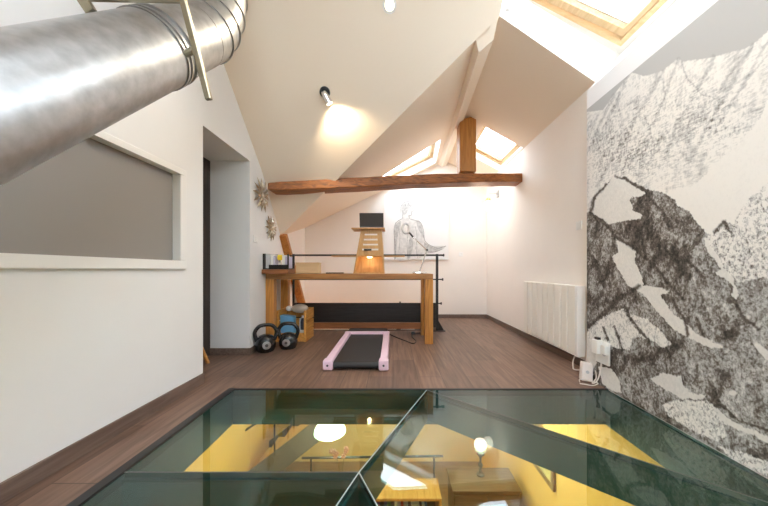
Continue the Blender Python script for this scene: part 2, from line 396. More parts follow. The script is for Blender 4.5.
# mural wall
w = MB(); w.box((XM+.001,YR,-.06),(XR-.001,2.475,2.446)); 
struct(w.build('wall_right_front', 'band'))
MZ = 2.29
SKYLINE = [(560,113),(587,112),(603,110),(614,95),(631,72),(643,76),(664,71),(678,58),(682,62),(714,57),(742,49),(752,45),(768,31),(800,5),(1400,-400)]
POLY = {
 'field': [(1400,-100),(768,100),(760,120),(741,141),(725,155),(713,167),(701,179),(692,186),(673,189),(666,194),(668,197),(677,206),(690,212),(696,224),(708,234),(716,233),(735,220),(745,205),(757,192),(768,182),(1400,-60)],
 'treesnow': [(1400,-60),(768,182),(757,192),(745,205),(735,220),(716,231),(708,236),(712,248),(720,258),(725,272),(739,281),(748,279),(768,279),(1400,279)],
 'rock': [(570,222),(588,212),(592,211),(605,185),(615,175),(624,178),(643,188),(653,191),(665,193),(674,199),(677,206),(690,212),(696,224),(708,234),(709,250),(722,268),(739,281),(768,279),(1400,279),(1400,900),(570,900)],
 'snowtop': [(591,212),(596,200),(605,186),(613,177),(624,180),(638,188),(647,193),(642,196),(633,197),(630,201),(634,206),(633,210),(643,216),(641,219),(626,221),(615,223),(608,224),(598,216)],
 'strip': [(616,238),(629,244),(637,251),(635,262),(641,275),(644,284),(662,288),(669,292),(661,296),(672,311),(684,322),(696,334),(713,341),(727,348),(713,348),(699,343),(687,337),(674,328),(657,311),(643,294),(635,289),(627,284),(620,272),(612,256),(618,252)],
 'streak': [(705,238),(709,237),(712,248),(720,258),(724,268),(733,276),(738,290),(736,299),(731,295),(734,285),(724,277),(714,274),(722,270),(717,263),(708,252)],
 'fan': [(588,330),(598,319),(608,315),(625,307),(629,316),(640,317),(648,319),(655,326),(662,332),(672,345),(662,348),(655,341),(648,341),(640,337),(633,338),(630,351),(620,349),(602,342),(593,344),(586,338)],
 'corner1': [(570,338),(586,336),(594,345),(597,362),(592,371),(570,374)],
 'corner2': [(598,366),(612,368),(619,379),(622,393),(612,391),(603,384)],
 'patchA': [(650,378),(662,373),(680,375),(682,384),(690,392),(706,395),(704,399),(684,400),(667,390)],
 'patchB': [(662,405),(677,401),(703,401),(715,412),(721,420),(727,436),(718,441),(700,433),(668,416)],
 'stripe': [(704,400),(727,417),(745,428),(768,436),(820,452),(820,460),(768,443),(745,434),(725,424)],
 'edge': [(718,446),(740,452),(768,462),(800,480),(800,500),(768,481),(740,465)],
 'nub': [(754,344),(758,343),(768,352),(790,372),(790,380),(766,360)],
 'dot': [(730,392),(735,389),(739,393),(735,397),(730,396)],
}
def inpoly(x, y, poly):
    c = np.zeros(x.shape, bool); n = len(poly)
    for i in range(n):
        (x0, y0), (x1, y1) = poly[i], poly[(i+1) % n]
        if y0 == y1: continue
        k = ((y0 > y) != (y1 > y)) & (x < (x1-x0)*(y-y0)/(y1-y0)+x0); c ^= k
    return c
def make_mural():
    ys = np.concatenate([np.linspace(-.6, .9, 50), np.linspace(.9, 2.475, 400)[1:]])
    zs = np.linspace(0, MZ, 420)
    Y, Z = np.meshgrid(ys, zs, indexing='ij')
    Yc = np.maximum(Y, .75)
    u = CX+F*XM/Yc; v = CY-F*(Z-H)/Yc            # where each point of the wall lies on the printed picture
    wob = np.zeros(Y.shape+(2,)); rel = np.zeros(Y.shape)
    for i in range(Y.shape[0]):
        for j in range(Y.shape[1]):
            p = Vector((ys[i]*9, zs[j]*9, 0)); b1 = noise.noise(p*7.0)+.6*noise.noise(p*15.0); c1 = noise.noise(p*2.7+Vector((9,4,3)))
            q = noise.noise(p)+.6*noise.noise(p*2.7)+.55*b1; r = noise.noise(p+Vector((9,4,3)))+.6*c1+.55*noise.noise(p*7.0+Vector((2,8,1)))+.35*noise.noise(p*15.0+Vector((5,2,1)))
            wob[i, j] = (q, r)
            p2 = Vector((ys[i]*3.0+zs[j]*1.5, zs[j]*1.5-ys[i]*.9, 3.0))
            rel[i, j] = noise.ridged_multi_fractal(p2, .75, 2.1, 7, 1.0, 2.0)
    # facets of the mountain relief: side to side difference of the ridge noise
    gy = np.zeros_like(rel); gy[3:-3] = (rel[6:]-rel[:-6])/2.2; gz = np.zeros_like(rel); gz[:,3:-3] = (rel[:,6:]-rel[:,:-6])/2.2
    fac = np.tanh((gy*1.0-gz*.6)*4.5)
    pl, ph = np.percentile(rel, 62), np.percentile(rel, 96)
    vein = np.clip((rel-pl)/(ph-pl), 0, 1)
    sc = 0.010*F/Yc
    ud = u+wob[...,0]*sc; vd = v+wob[...,1]*sc
    crag = np.exp(-(((u-625)/45)**2+((v-150)/30)**2))+.8*np.exp(-(((u-722)/22)**2+((v-132)/16)**2))+.5*np.exp(-(((u-690)/60)**2+((v-110)/26)**2))
    base = .82+.17*np.minimum(fac, .15)-.13*vein-.05*crag+.02*wob[...,0]; con = .20+.42*crag; kind = np.ones(Y.shape)
    sk = np.interp(u+wob[...,0]*sc*.5, [p[0] for p in SKYLINE], [p[1] for p in SKYLINE])+wob[...,1]*sc*.4
    sky = v < sk
    base[sky] = .59; con[sky] = .0
    m = inpoly(ud, vd, POLY['field']); base[m] = .84; con[m] = .05; kind[m] = 0
    m = inpoly(ud, vd, POLY['treesnow']); base[m] = (.80-.22*np.clip(wob[...,1], 0, 1)-.10*np.clip((v-225)/50,0,1))[m]; con[m] = .75; kind[m] = 0
    m = inpoly(ud, vd, POLY['rock'])
    base[m] = (.41+.16*fac-.24*vein+.07*wob[...,0]+.04*wob[...,1])[m]; con[m] = .44; kind[m] = 0
    r2 = m & (u > 690) & (v > 278); base[r2] += .05
    r3 = m & (u > 620) & (u < 690) & (v > 190) & (v < 300); base[r3] -= .05
    for k in ('snowtop','strip','streak','fan','corner1','corner2','patchA','patchB','stripe','edge','nub','dot'):
        m = inpoly(ud, vd, POLY[k]); base[m] = .78; con[m] = {'fan': .55, 'patchB': .70, 'edge': .9}.get(k, .08); kind[m] = 0
    lines = [([(592,214),(608,225),(615,237),(628,243),(640,252),(655,266),(668,283),(684,300)], 1.8), ([(590,214),(595,198),(606,184)], 1.6),
             ([(588,328),(600,318),(612,306),(622,296),(634,290),(640,286)], 2.6), ([(625,308),(632,320),(640,332),(650,342)], 1.8),
             ([(612,258),(606,270),(604,285)], 1.8), ([(588,250),(596,262),(602,282)], 2.2), ([(624,178),(640,186),(650,193)], 1.6), ([(614,326),(619,338),(622,350)], 1.5), ([(604,328),(608,340)],1.3),
             ([(663,80),(665,96),(660,110)], 1.2), ([(645,115),(650,130),(655,150),(648,170)], 1.1), ([(597,150),(612,140),(630,133)], 1.2), ([(682,62),(688,80),(704,96),(714,98),(730,75),(752,48)], 1.1), ([(622,172),(632,150),(640,128)], 1.0), ([(700,130),(716,118),(736,96),(768,55)], 1.0),
             ([(664,71),(640,110),(612,160),(598,186)],2.0), ([(678,58),(668,90),(650,130),(640,165)],2.0), ([(714,57),(700,85),(680,120),(664,160)],2.2), ([(752,45),(735,80),(712,120),(690,160)],2.2), ([(768,40),(750,75),(730,105),(716,130)],2.0), ([(614,95),(602,120),(590,150)],1.8), ([(631,72),(612,110),(594,150)],1.8),
             ([(685,245),(690,262),(700,272)], 1.8), ([(672,300),(684,318),(688,336)], 1.6), ([(697,318),(704,336)], 2.0), ([(734,300),(742,316),(760,330)], 1.6), ([(718,402),(742,422),(768,430)], 1.4), ([(716,232),(726,222),(732,236)], 2.0), ([(652,200),(664,214),(668,226)], 2.0)]
    for ln, wd in lines:
        for (x0,y0),(x1,y1) in zip(ln, ln[1:]):
            t = np.clip(((ud-x0)*(x1-x0)+(vd-y0)*(y1-y0))/((x1-x0)**2+(y1-y0)**2), 0, 1)
            dd = np.hypot(ud-(x0+t*(x1-x0)), vd-(y0+t*(y1-y0)))
            k = np.clip(1.3-dd/wd, 0, 1)*(.75 if y0 > 172 else .40)
            base = base*(1-k)+(.08 if y0 > 172 else .42)*k
    n0, n1 = Y.shape
    V = np.stack([np.full(Y.size, XM-.002), Y.ravel(), Z.ravel()], 1)
    I = np.arange(Y.size).reshape(n0, n1)
    Q = np.stack([I[:-1,:-1], I[1:,:-1], I[1:,1:], I[:-1,1:]], -1).reshape(-1, 4)
    me = D.meshes.new('mural'); me.from_pydata(V.tolist(), [], Q.tolist())
    a = me.color_attributes.new('print', 'FLOAT_COLOR', 'POINT')
    col = np.stack([np.clip(base,0,1).ravel(), con.ravel(), kind.ravel(), np.ones(Y.size)], 1).astype(np.float32)
    a.data.foreach_set('color', col.ravel())
    o = D.objects.new('mural', me); C.objects.link(o)
    m = D.materials.new('mountain_print'); m.use_nodes = True; nt = m.node_tree; b = nt.nodes['Principled BSDF']; N = nt.nodes.new; L = nt.links.new
    at_ = N('ShaderNodeAttribute'); at_.attribute_name = 'print'
    sp = N('ShaderNodeSeparateColor'); L(at_.outputs['Color'], sp.inputs[0])
    tc = N('ShaderNodeTexCoord')
    def tex(rot, scl, scale, detail, dist, rough=.65):
        mp = N('ShaderNodeMapping'); mp.inputs['Rotation'].default_value = (math.radians(rot),0,0); mp.inputs['Scale'].default_value = scl
        n = N('ShaderNodeTexNoise'); n.inputs['Scale'].default_value = scale; n.inputs['Detail'].default_value = detail; n.inputs['Roughness'].default_value = rough; n.inputs['Distortion'].default_value = dist
        L(tc.outputs['Object'], mp.inputs['Vector']); L(mp.outputs['Vector'], n.inputs['Vector']); return n.outputs['Fac']
    def mth(op, a_, b_, clamp=False):
        n = N('ShaderNodeMath'); n.operation = op; n.use_clamp = clamp
        for k, q in enumerate((a_, b_)):
            if isinstance(q, (int, float)): n.inputs[k].default_value = q
            else: L(q, n.inputs[k])
        return n.outputs[0]
    fine = mth('MULTIPLY', mth('SUBTRACT', tex(20,(1,1.2,.9),62,6,.5,.72), .5), 3.4)
    coarse = mth('MULTIPLY', mth('SUBTRACT', tex(32,(1,1.5,.9),18,6,1.2,.7), .5), 1.6)
    rocks = mth('ADD', fine, coarse)
    streak = mth('ADD', mth('MULTIPLY', mth('SUBTRACT', tex(-58,(1,.40,1.5),60,6,.8), .5), 3.0), mth('MULTIPLY', mth('SUBTRACT', tex(35,(1,1.3,.6),60,4,.4), .5), 2.2))
    mixn = N('ShaderNodeMix'); mixn.data_type = 'FLOAT'; L(sp.outputs[2], mixn.inputs[0]); L(rocks, mixn.inputs[2]); L(streak, mixn.inputs[3])
    s_ = mth('MULTIPLY', mth('MINIMUM', mixn.outputs[0], .45), sp.outputs[1])
    t = mth('ADD', sp.outputs[0], s_, True)
    r = N('ShaderNodeValToRGB'); e = r.color_ramp.elements
    e[0].position = 0.02; e[0].color = (.022,.019,.018,1); e[1].position = .84; e[1].color = (.80,.785,.76,1)
    x = r.color_ramp.elements.new(.32); x.color = (.128,.108,.092,1)
    x = r.color_ramp.elements.new(.60); x.color = (.47,.475,.48,1)
    L(t, r.inputs['Fac']); L(r.outputs['Color'], b.inputs['Base Color']); b.inputs['Roughness'].default_value = .75
    me.materials.append(m)
    return o
mu = make_mural(); tag(mu, 'black and white snowy mountain photo mural covering the right wall', 'mural')

# baseboards
b = MB(); b.box((XL,YR,0),(XL+.014,DY0,.08)); struct(b.build('baseboard_left', 'skirt'))
b = MB(); b.box((XD,DY1-.014,0),(XL+.004,DY1,.075)); b.bar((XL+.004,DY1,.0375),(XV+.008,V0.y,.0375),.014,.075); struct(b.build('baseboard_left_rear', 'skirt'))
b = MB(); b.box((XR-.014,2.48,0),(XR,YB,.07)); struct(b.build('baseboard_right', 'skirt'))
b = MB(); b.box((.66,YB-.014,0),(XR-.014,YB,.07)); struct(b.build('baseboard_back', 'skirt'))

# ------------------------------------------------------------------ windows and door
def skylight(name, label, q, up, depth, fw=.05, mats=('pine','pine')):
    """q: four corners of the opening in the ceiling plane; up: outward normal."""
    up = Vector(up).normalized(); q = [Vector(p) for p in q]; t = [p+up*depth for p in q]
    root = D.objects.new(name, None); C.objects.link(root); root.location = (0,0,0); struct(root, label, 'skylight')
    m = MB()
    if depth > .03:
        for i in range(4): m.quad(q[i], q[(i+1)%4], t[(i+1)%4], t[i])
        m.build('reveal', 'reveal', root)
    c = sum(t, Vector())/4
    m = MB()
    for i in range(4):
        a, b = t[i], t[(i+1)%4]; 
        m.bar(a+(b-a).normalized()*-fw/2+up*.03, b+(b-a).normalized()*fw/2+up*.03, fw, .06, up)
    m.build('frame', mats[0], root, bevel=.004)
    m = MB(); inn = [p.lerp(c, (fw*.95)/((p-c).length)*1.35) for p in t]
    for i in range(4):
        a, b = inn[i], inn[(i+1)%4]
        m.bar(a+(b-a).normalized()*-fw*.45+up*.045, b+(b-a).normalized()*fw*.45+up*.045, fw*.9, .05, up)
    m.build('sash', mats[1], root, bevel=.004)
    m = MB(); in2 = [p.lerp(c, .07) for p in inn]
    for i in range(4):
        a, b = in2[i], in2[(i+1)%4]; m.bar(a+up*.058, b+up*.058, .016, .014, up)
    m.build('glazing_bead', 'steel', root)
    m = MB(); m.quad(*[p+up*.072 for p in inn]); m.build('pane', 'pane', root)
    return root
W4 = [P(BX1,BY1),P(BX0,BY1),P(BX0,BY0),P(BX1,BY0)]
skylight('window_1', 'big pine framed roof window high above the mountain mural', W4, (.42,0,.9), .012, .07, ('pine','pinef'))
def hole_corners(f, h): return [f(h[0],h[2]), f(h[1],h[2]), f(h[1],h[3]), f(h[0],h[3])]
skylight('window_2', 'small pine framed roof window right of the wooden king post', hole_corners(f3,H2), (.42,0,.9), .10, .05)
skylight('window_3', 'bright roof window in the left wing slope above the tie beam', hole_corners(f2,H3), (-.43,0,.9), .12, .05)
skylight('window_4_added', 'added unseen roof window for daylight in the rear slope behind the viewer', [R(-.45,-1.2),R(.75,-1.2),R(.75,.35),R(-.45,.35)], (0,-.68,.73), .012, .06)  # invented window out of view, there to let daylight in
skylight('window_5_added', 'added unseen roof window for daylight above the mural, nearer the viewer', [P(BX1,.75),P(BX0,.75),P(BX0,-.1),P(BX1,-.1)], (.42,0,.9), .012, .07, ('pine','pinef'))  # extra window out of frame, added so cool daylight reaches the left wall
# interior window on the left wall
root = D.objects.new('window_6', None); C.objects.link(root); struct(root, 'white framed frosted interior window in the left wall under the duct', 'interior window')
m = MB(); fw = .062; x0, x1 = XL-.05, XL+.022
m.box((x0,WY0,WZ0),(x1,WY1,WZ0+fw)); m.box((x0,WY0,WZ1-fw*.7),(x1,WY1,WZ1)); m.box((x0,WY1-fw,WZ0+fw),(x1,WY1,WZ1-fw*.7)); m.box((x0,WY0,WZ0+fw),(x1,WY0+fw,WZ1-fw*.7))
m.build('frame', 'whiteframe', root, bevel=.006)
m = MB(); m.box((XL-.045,WY0+fw,WZ0+fw),(XL-.037,WY1-fw,WZ1-fw*.7)); m.build('pane', 'frosted', root)
# door
root = D.objects.new('door_1', None); C.objects.link(root); root.location = (XD, 2.75, 0); struct(root, 'dark brown door in the deep recess of the left wall', 'door')
m = MB(); m.box((XD-.04,DY0-.03,.0),(XD,DY1+.03,DZ+.03)); m.build('leaf', 'door', root)
m = MB(); m.lathe((XD,2.42,.98),[(.012,0),(.012,.03),(.03,.035),(.034,.05),(.028,.066),(.0,.07)],(1,0,0)); m.build('knob', 'white', root, smooth=True)

# ------------------------------------------------------------------ glass floor
def slabpoly(poly, z0, z1):
    m = MB(); m.prism([(x,y,z0) for x,y in poly], (0,0,z1-z0)); return m
J = (-.155, 1.32); A = (.258, 2.225); Rr = (1.50, 1.13); g = .005
L0 = (GX0+.014, 1.32)
def shrink(poly, d=.004):
    out = []; n = len(poly)
    cx = sum(p[0] for p in poly)/n; cy = sum(p[1] for p in poly)/n
    for i in range(n):
        p0, p1, p2 = Vector(poly[i-1]), Vector(poly[i]), Vector(poly[(i+1)%n])
        e1, e2 = (p1-p0).normalized(), (p2-p1).normalized()
        n1, n2 = Vector((-e1.y,e1.x)), Vector((-e2.y,e2.x)); k = n1+n2; k = k/max(.2, k.length_squared)*2*.5*1
        out.append(tuple(p1+(n1+n2)*d/max(.3, 1+n1.dot(n2))))
    return out
gx, gy, xm = GX0+.014, GY1-.010, XM-.003
Rx = (xm, 1.0); Bm = (-.43, GY0+.0)
panels = [
 ('far left glass floor pane in front of the treadmill, bounded by the diagonal joint', [L0, J, A, (gx, gy)]),
 ('near left glass floor pane in front of the cross joint', [(gx, GY0), (-1.0, GY0), J, L0]),
 ('far right triangular glass floor pane along the foot of the mural', [A, (xm, 1.0), (xm, gy)]),
 ('central glass floor pane between the two long diagonal joints', [J, (1.05, GY0), (xm, GY0), (xm, 1.0), A]),
 ('small triangular glass floor pane where the joints meet near the viewer', [(-1.0, GY0), (1.05, GY0), J]),
]
for lab, poly in panels:
    mb = slabpoly(shrink(poly), -.022, 0.0)
    n = len(poly)
    mb.mi = [0, 0]+[1]*n
    o = mb.build('glass_floor_panel', ['glassfloor', 'glassedge']); tag(o, lab, 'glass floor panel')
M['joint'] = mat('joint_glint', (0.34, 0.45, 0.45), 0.35)  # pale colour paints in the glint along the pane edges
M['jointdark'] = mat('dark_joint', (0.10, 0.13, 0.13), 0.35)
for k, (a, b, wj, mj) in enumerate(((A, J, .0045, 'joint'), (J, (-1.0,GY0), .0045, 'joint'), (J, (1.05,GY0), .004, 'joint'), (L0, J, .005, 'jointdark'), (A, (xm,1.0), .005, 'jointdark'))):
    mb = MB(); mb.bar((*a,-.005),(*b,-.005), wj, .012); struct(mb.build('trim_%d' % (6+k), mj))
def floorbeam(a, b, w, z0, z1, matn='beam'):
    m = MB(); m.bar((*a,(z0+z1)/2),(*b,(z0+z1)/2), w, z1-z0); struct(m.build('floor_beam', matn))
    return m
floorbeam(L0, J, .035, -.165, -.024); floorbeam(A, (xm,1.0), .03, -.22, -.024); floorbeam(A, J, .03, -.22, -.024); floorbeam(J, (-1.0,GY0), .03, -.2, -.024); floorbeam(J, (1.05,GY0), .03, -.2, -.024)

# ------------------------------------------------------------------ lower storey
ZL = -2.75; XLL = -2.30
w = MB(); w.quad((XLL,YB,ZL),(XM,YB,ZL),(XM,YB,-.27),(XLL,YB,-.27)); struct(w.build('wall_lower_back', 'creamwall'))
w = MB(); w.quad((XLL,YR,ZL),(XLL,YB,ZL),(XLL,YB,-.27),(XLL,YR,-.27)); struct(w.build('wall_lower_left', 'yellowwall'))
w = MB(); w.quad((XM,YR,ZL),(XM,YB,ZL),(XM,YB,-.27),(XM,YR,-.27)); struct(w.build('wall_lower_right', 'yellowwall'))
w = MB(); w.quad((XLL,YR,ZL),(XM,YR,ZL),(XM,YR,0),(XLL,YR,0)); struct(w.build('wall_lower_rear', 'creamwall'))
w = MB(); w.box((XLL,YR,ZL-.03),(XM,YB,ZL)); struct(w.build('floor_lower', 'lowfloor'))
w = MB()
for x0,x1,y0,y1 in [(XLL,GX0-.02,YR,YS),(GX0-.02,XM,YR,GY0),(GX0-.02,XM,GY1+.02,YS),(.67,XM,YS,YB)]: w.box((x0,y0,-.27),(x1,y1,-.25))
struct(w.build('ceiling_lower', 'reveal'))

# stairs rising to the stairwell behind the railing
st = thing('staircase', 'orange wooden staircase seen through the glass, rising along the lower wall', 'staircase', (-1.2, 5.0, ZL))
nst = 14; rise = 2.75/nst; run = .245
for k in range(nst-1):
    x = .60-run*(k+1)+.02; z = -rise*(k+1)
    m = MB(); m.box((x-.04, 4.56, z-.045),(x+run, 5.36, z)); m.build('tread', 'stairwood', st, bevel=.006, origin=(x,5,z))
for yy in (4.52, 5.38):
    m = MB(); m.prism([(.62,yy,-.02),(.62,yy,-.34),(.62-run*13,yy,-2.75),(.62-run*13+.32,yy,-2.75+.0),(.62-run*13,yy,-2.75+.18)][:1]+[(.62,yy,-.34),(.60-run*12,yy,-rise*12-.34),(.60-run*13.1,yy,-2.74),(.60-run*13.1,yy,-2.5)], (0,.04,0))
    m.build('stringer', 'stairgrey', st)
m = MB(); m.tube([(.5,4.53,.62-.35),(.6-run*12,4.53,-rise*12+.75)], .018); 
for k in (2,6,10): m.tube([(.6-run*k,4.53,-rise*k),(.6-run*k,4.53,-rise*k+.82)], .012)
m.build('handrail', 'black', st, smooth=True)

# pendant
p = at(330, 430, 3.9)
pe = thing('pendant_lamp', 'glowing white dome pendant lamp hanging in the lower room', 'pendant lamp', (p.x, p.y, p.z))
m = MB(); m.lathe(p, [(.02,.13),(.10,.12),(.17,.075),(.205,.01),(.21,-.03),(.17,-.055),(.05,-.065)]); m.build('lamp_shade', 'pendant', pe, smooth=True)
m = MB(); m.tube([(p.x,p.y,p.z+.13),(p.x,p.y,-.272)], .006, 8); m.lathe((p.x,p.y,-.30),[(.05,0),(.05,.028)]); m.build('cord', 'black', pe)
lamp('pendant_light', 'POINT', (p.x, p.y, p.z-.16), 60, (1, .86, .62), pe, shadow_soft_size=.12)
for (x, y, e, wh) in ((.9, 3.3, 85, 'above the brown sideboard'), (-1.0, 1.5, 60, 'left of the glass floor'), (.6, .6, 50, 'below the viewer')):  # invented lamps out of sight, put in to brighten the lower room
    d = thing('added_downlight', 'added unseen fill light set in the lower ceiling '+wh, 'downlight', (x, y, -.27), 'added lower room fill lights')
    if y < GY1: d.location = (-1.75 if x < 0 else .2, y if x < 0 else -1.35, -.27); x, y = d.location.x, d.location.y
    m = MB(); m.lathe((x,y,-.285),[(.05,0),(.055,.014)]); m.build('bezel', 'chrome', d, smooth=True)
    m = MB(); m.lathe((x,y,-.289),[(.038,0),(.038,.004)]); m.build('lens', 'bulb', d)
    lamp('lower_fill_light', 'POINT', (x, y, -.40), e, (1, .84, .58), d, shadow_soft_size=.06)

# lower railing
p0, p1 = at(302, 458, 4.3), at(443, 456, 4.3)
rl = thing('lower_railing', 'thin black railing with short posts in the lower room behind the orchid', 'railing', (p0.x, p0.y, ZL))
m = MB(); m.tube([p0,p1], .016, 10); m.build('top_rail', 'black', rl, smooth=True)
for q in (at(311,458,4.3), at(434,458,4.3)):
    m = MB(); m.tube([q, (q.x,q.y,ZL)], .014, 10); m.build('post', 'black', rl, smooth=True)

# bookcase with books and orchid
zb = -1.80; yb = 3.45
bk = thing('bookcase', 'low orange wooden bookcase seen through the glass floor', 'bookcase', (-.1, yb+.16, ZL))
xa, xb = -.75, .58
m = MB(); m.box((xa,yb,zb-.035),(xb,yb+.34,zb)); m.build('top', 'stairwood', bk, bevel=.004)
for x in (xa, xb-.03):
    m = MB(); m.box((x,yb+.01,ZL),(x+.03,yb+.33,zb-.035)); m.build('side_panel', 'stairwood', bk)
for z in (zb-.36, ZL+.05):
    m = MB(); m.box((xa+.03,yb+.01,z-.025),(xb-.03,yb+.33,z)); m.build('shelf', 'stairwood', bk)
m = MB(); m.box((xa+.03,yb+.32,ZL+.05),(xb-.03,yb+.33,zb-.035)); m.build('back_panel', 'brown', bk)
bookcols = [mat('book_cover', c, .6) for c in [(.5,.08,.05),(.75,.7,.6),(.08,.12,.25),(.6,.4,.1),(.1,.25,.15),(.8,.78,.72),(.25,.1,.2),(.05,.05,.06)]]
cn = ['red','cream','navy','ochre','green','white','plum','black']
x = xa+.05; k = 0
ordn = ['first','second','third','fourth','fifth','sixth','seventh','eighth','ninth','tenth','eleventh','twelfth','thirteenth','fourteenth','fifteenth','sixteenth','seventeenth','eighteenth','nineteenth','twentieth','twenty-first','twenty-second','twenty-third','twenty-fourth','twenty-fifth','twenty-sixth','twenty-seventh','twenty-eighth']
while x < xb-.09 and k < 28:
    t = random.uniform(.028,.055); h = random.uniform(.22,.30); ci = random.randrange(8)
    m = MB(); m.box((x,yb+.03,zb-.358),(x+t-.003,yb+.22,zb-.358+h))
    o = m.build('book', bookcols[ci], origin=(x,yb+.1,zb-.36)); tag(o, f'{cn[ci]} spined book, {ordn[k]} from the left in the lower bookcase', 'book', 'books in the lower bookcase')
    x += t; k += 1
oc = at(341, 470, 3.60); oc.z = zb
og = thing('potted_orchid', 'pink orchid with thin stems in a pot on the lower bookcase', 'orchid', oc)
m = MB(); m.lathe(oc, [(.055,0),(.07,.06),(.075,.11),(.068,.112)]); m.build('pot', 'pot', og, smooth=True)
m = MB()
for a in range(6):
    t = a*1.05+.3; d = Vector((math.cos(t), math.sin(t)*.6, 0)); s_ = Vector((-d.y, d.x, 0))*.026
    b0 = oc+Vector((0,0,.11)); b1 = b0+d*.09+Vector((0,0,.05)); b2 = b0+d*.19+Vector((0,0,.01))
    m.add([b0-s_*.4,b0+s_*.4,b1+s_,b1-s_,b2], [(0,1,2,3),(3,2,4)]); m.add([b0-s_*.4-Vector((0,0,.004)),b0+s_*.4-Vector((0,0,.004)),b1+s_-Vector((0,0,.004)),b1-s_-Vector((0,0,.004)),b2-Vector((0,0,.004))], [(0,1,2,3),(3,2,4)])
m.build('leaves', 'leaf', og)
for dx, top in ((-.07,.50),(.05,.52)):
    pts = spline([oc+Vector((0,0,.11)), oc+Vector((dx*.5,0,.30)), oc+Vector((dx,0,top-.05)), oc+Vector((dx*1.6,-.03,top))], 6)
    m = MB(); m.tube(pts, .004, 6); m.build('stem', 'stem', og)
    m = MB()
    for i in range(5):
        q = pts[-1-i*2]+Vector((random.uniform(-.02,.02),-.015,random.uniform(-.01,.02)))
        for a in range(5):
            t = a*2*math.pi/5; m.ball(q+Vector((math.cos(t)*.018,0,math.sin(t)*.018)), .016, 8, sq=(1,.4,1))
    m.build('blossom', 'orchid', og, smooth='all')
# brown sideboard at right
zs_ = -1.75
sb = thing('sideboard', 'dark brown sideboard against the lower right wall seen through glass', 'sideboard', (1.1, 3.7, ZL))
m = MB(); m.box((.72,3.50,zs_-.03),(1.56,3.92,zs_)); m.build('top', 'brown', sb, bevel=.004)
m = MB(); m.box((.74,3.52,ZL+.08),(1.54,3.90,zs_-.03)); m.build('body', 'brown', sb)
for x in (.75, 1.15):
    m = MB(); m.box((x,3.505,ZL+.12),(x+.385,3.52,zs_-.06)); dd = m.build('door', 'brown', sb, bevel=.003)
    m = MB(); m.box((x+.17,3.495,-2.1),(x+.21,3.505,-2.09)); m.build('handle', 'chrome', dd)
for x in (.78,1.5):
    for y in (3.55,3.87): m = MB(); m.box((x-.02,y-.02,ZL),(x+.02,y+.02,ZL+.08)); m.build('foot', 'black', sb)
fg = thing('candle_holder', 'dark turned candle holder standing on the brown sideboard below', 'candle holder', (1.14,3.78,zs_))
m = MB(); m.lathe((1.14,3.78,zs_+.001),[(.05,0),(.05,.015),(.018,.03),(.015,.10),(.03,.12),(.03,.14),(.013,.16),(.013,.22),(.028,.25),(.05,.27),(.05,.285)]); m.build('stand', 'alu', fg, smooth=True)
m = MB(); m.lathe((1.14,3.78,zs_+.286),[(.025,0),(.025,.06),(0,.062)]); m.build('candle', 'paper2', fg, smooth=True)
# framed picture on the lower right wall
pf = thing('framed_picture', 'wooden framed picture on the yellow lower right wall', 'picture', (XM-.02, 3.24, -1.34))
m = MB(); y0, y1, z0, z1, t = 2.95, 3.52, -1.34, -.80, .045
m.box((XM-.03,y0,z0),(XM-.002,y1,z0+t)); m.box((XM-.03,y0,z1-t),(XM-.002,y1,z1)); m.box((XM-.03,y0,z0+t),(XM-.002,y0+t,z1-t)); m.box((XM-.03,y1-t,z0+t),(XM-.002,y1,z1-t)); m.build('frame', 'artframe', pf, bevel=.004)
m = MB(); m.box((XM-.012,y0+t,z0+t),(XM-.004,y1-t,z1-t)); m.build('print', 'art', pf)

# ------------------------------------------------------------------ timber frame
tb = MB()
a0, a1 = at(267.5, 186, 3.45), Vector((XR+.02, 4.04, 2.215)); a0.y = 3.45; a0 = at(267.5, 186, 3.37)
n = 26; th = .118; dp = .24; vs = []; fs = []
for i in range(n+1):
    u = i/n; q = a0.lerp(a1, u); q.z += .018*math.sin(u*math.pi)-.006*math.sin(u*7)
    h = th*(.86+.14*min(1, u*3))*(1 if u > .02 else .8); wv = [noise.noise(Vector((u*9, k*3.1, 0)))*.010 for k in range(4)]
    rnd = .0
    vs += [q+Vector((0,-.0+wv[0],-h/2+wv[1])), q+Vector((0,dp,-h/2+wv[1])), q+Vector((0,dp,h/2+wv[2])), q+Vector((0,wv[3],h/2+wv[2]))]
for i in range(n):
    for k in range(4): fs.append((i*4+k, i*4+(k+1)%4, (i+1)*4+(k+1)%4, (i+1)*4+k))
fs += [(3,2,1,0), (n*4,n*4+1,n*4+2,n*4+3)]
tb.add(vs, fs)
o = tb.build('tie_beam', 'oldwood', bevel=.012, seg=3); tag(o, 'long horizontal old wooden tie beam crossing the attic under the ceiling', 'beam')
kp = MB(); c0, c1 = at(460, 172, 3.87), at(476.5, 172, 3.87)
kp.hexa([(c0.x,3.88,2.24),(c1.x,3.88,2.24),(c1.x,4.06,2.24),(c0.x,4.06,2.24),(c0.x,3.88,2.93),(c1.x,3.88,2.995),(c1.x,4.06,3.0),(c0.x,4.06,2.93)])
o = kp.build('king_post', 'oldwood_z', bevel=.008); tag(o, 'short upright orange wooden post standing on the tie beam', 'post')
rf = MB(); rf.bar((-1.575,4.14,1.42),(-1.58,5.05,.30),.07,.12,(1,0,0)); rf.bar((-1.58,5.05,.30),(-1.58,5.18,.10),.07,.12,(1,0,0))
o = rf.build('rafter_brace', 'oldwood_z', bevel=.008); tag(o, 'slanting exposed wooden rafter coming down behind the desk left end', 'rafter')

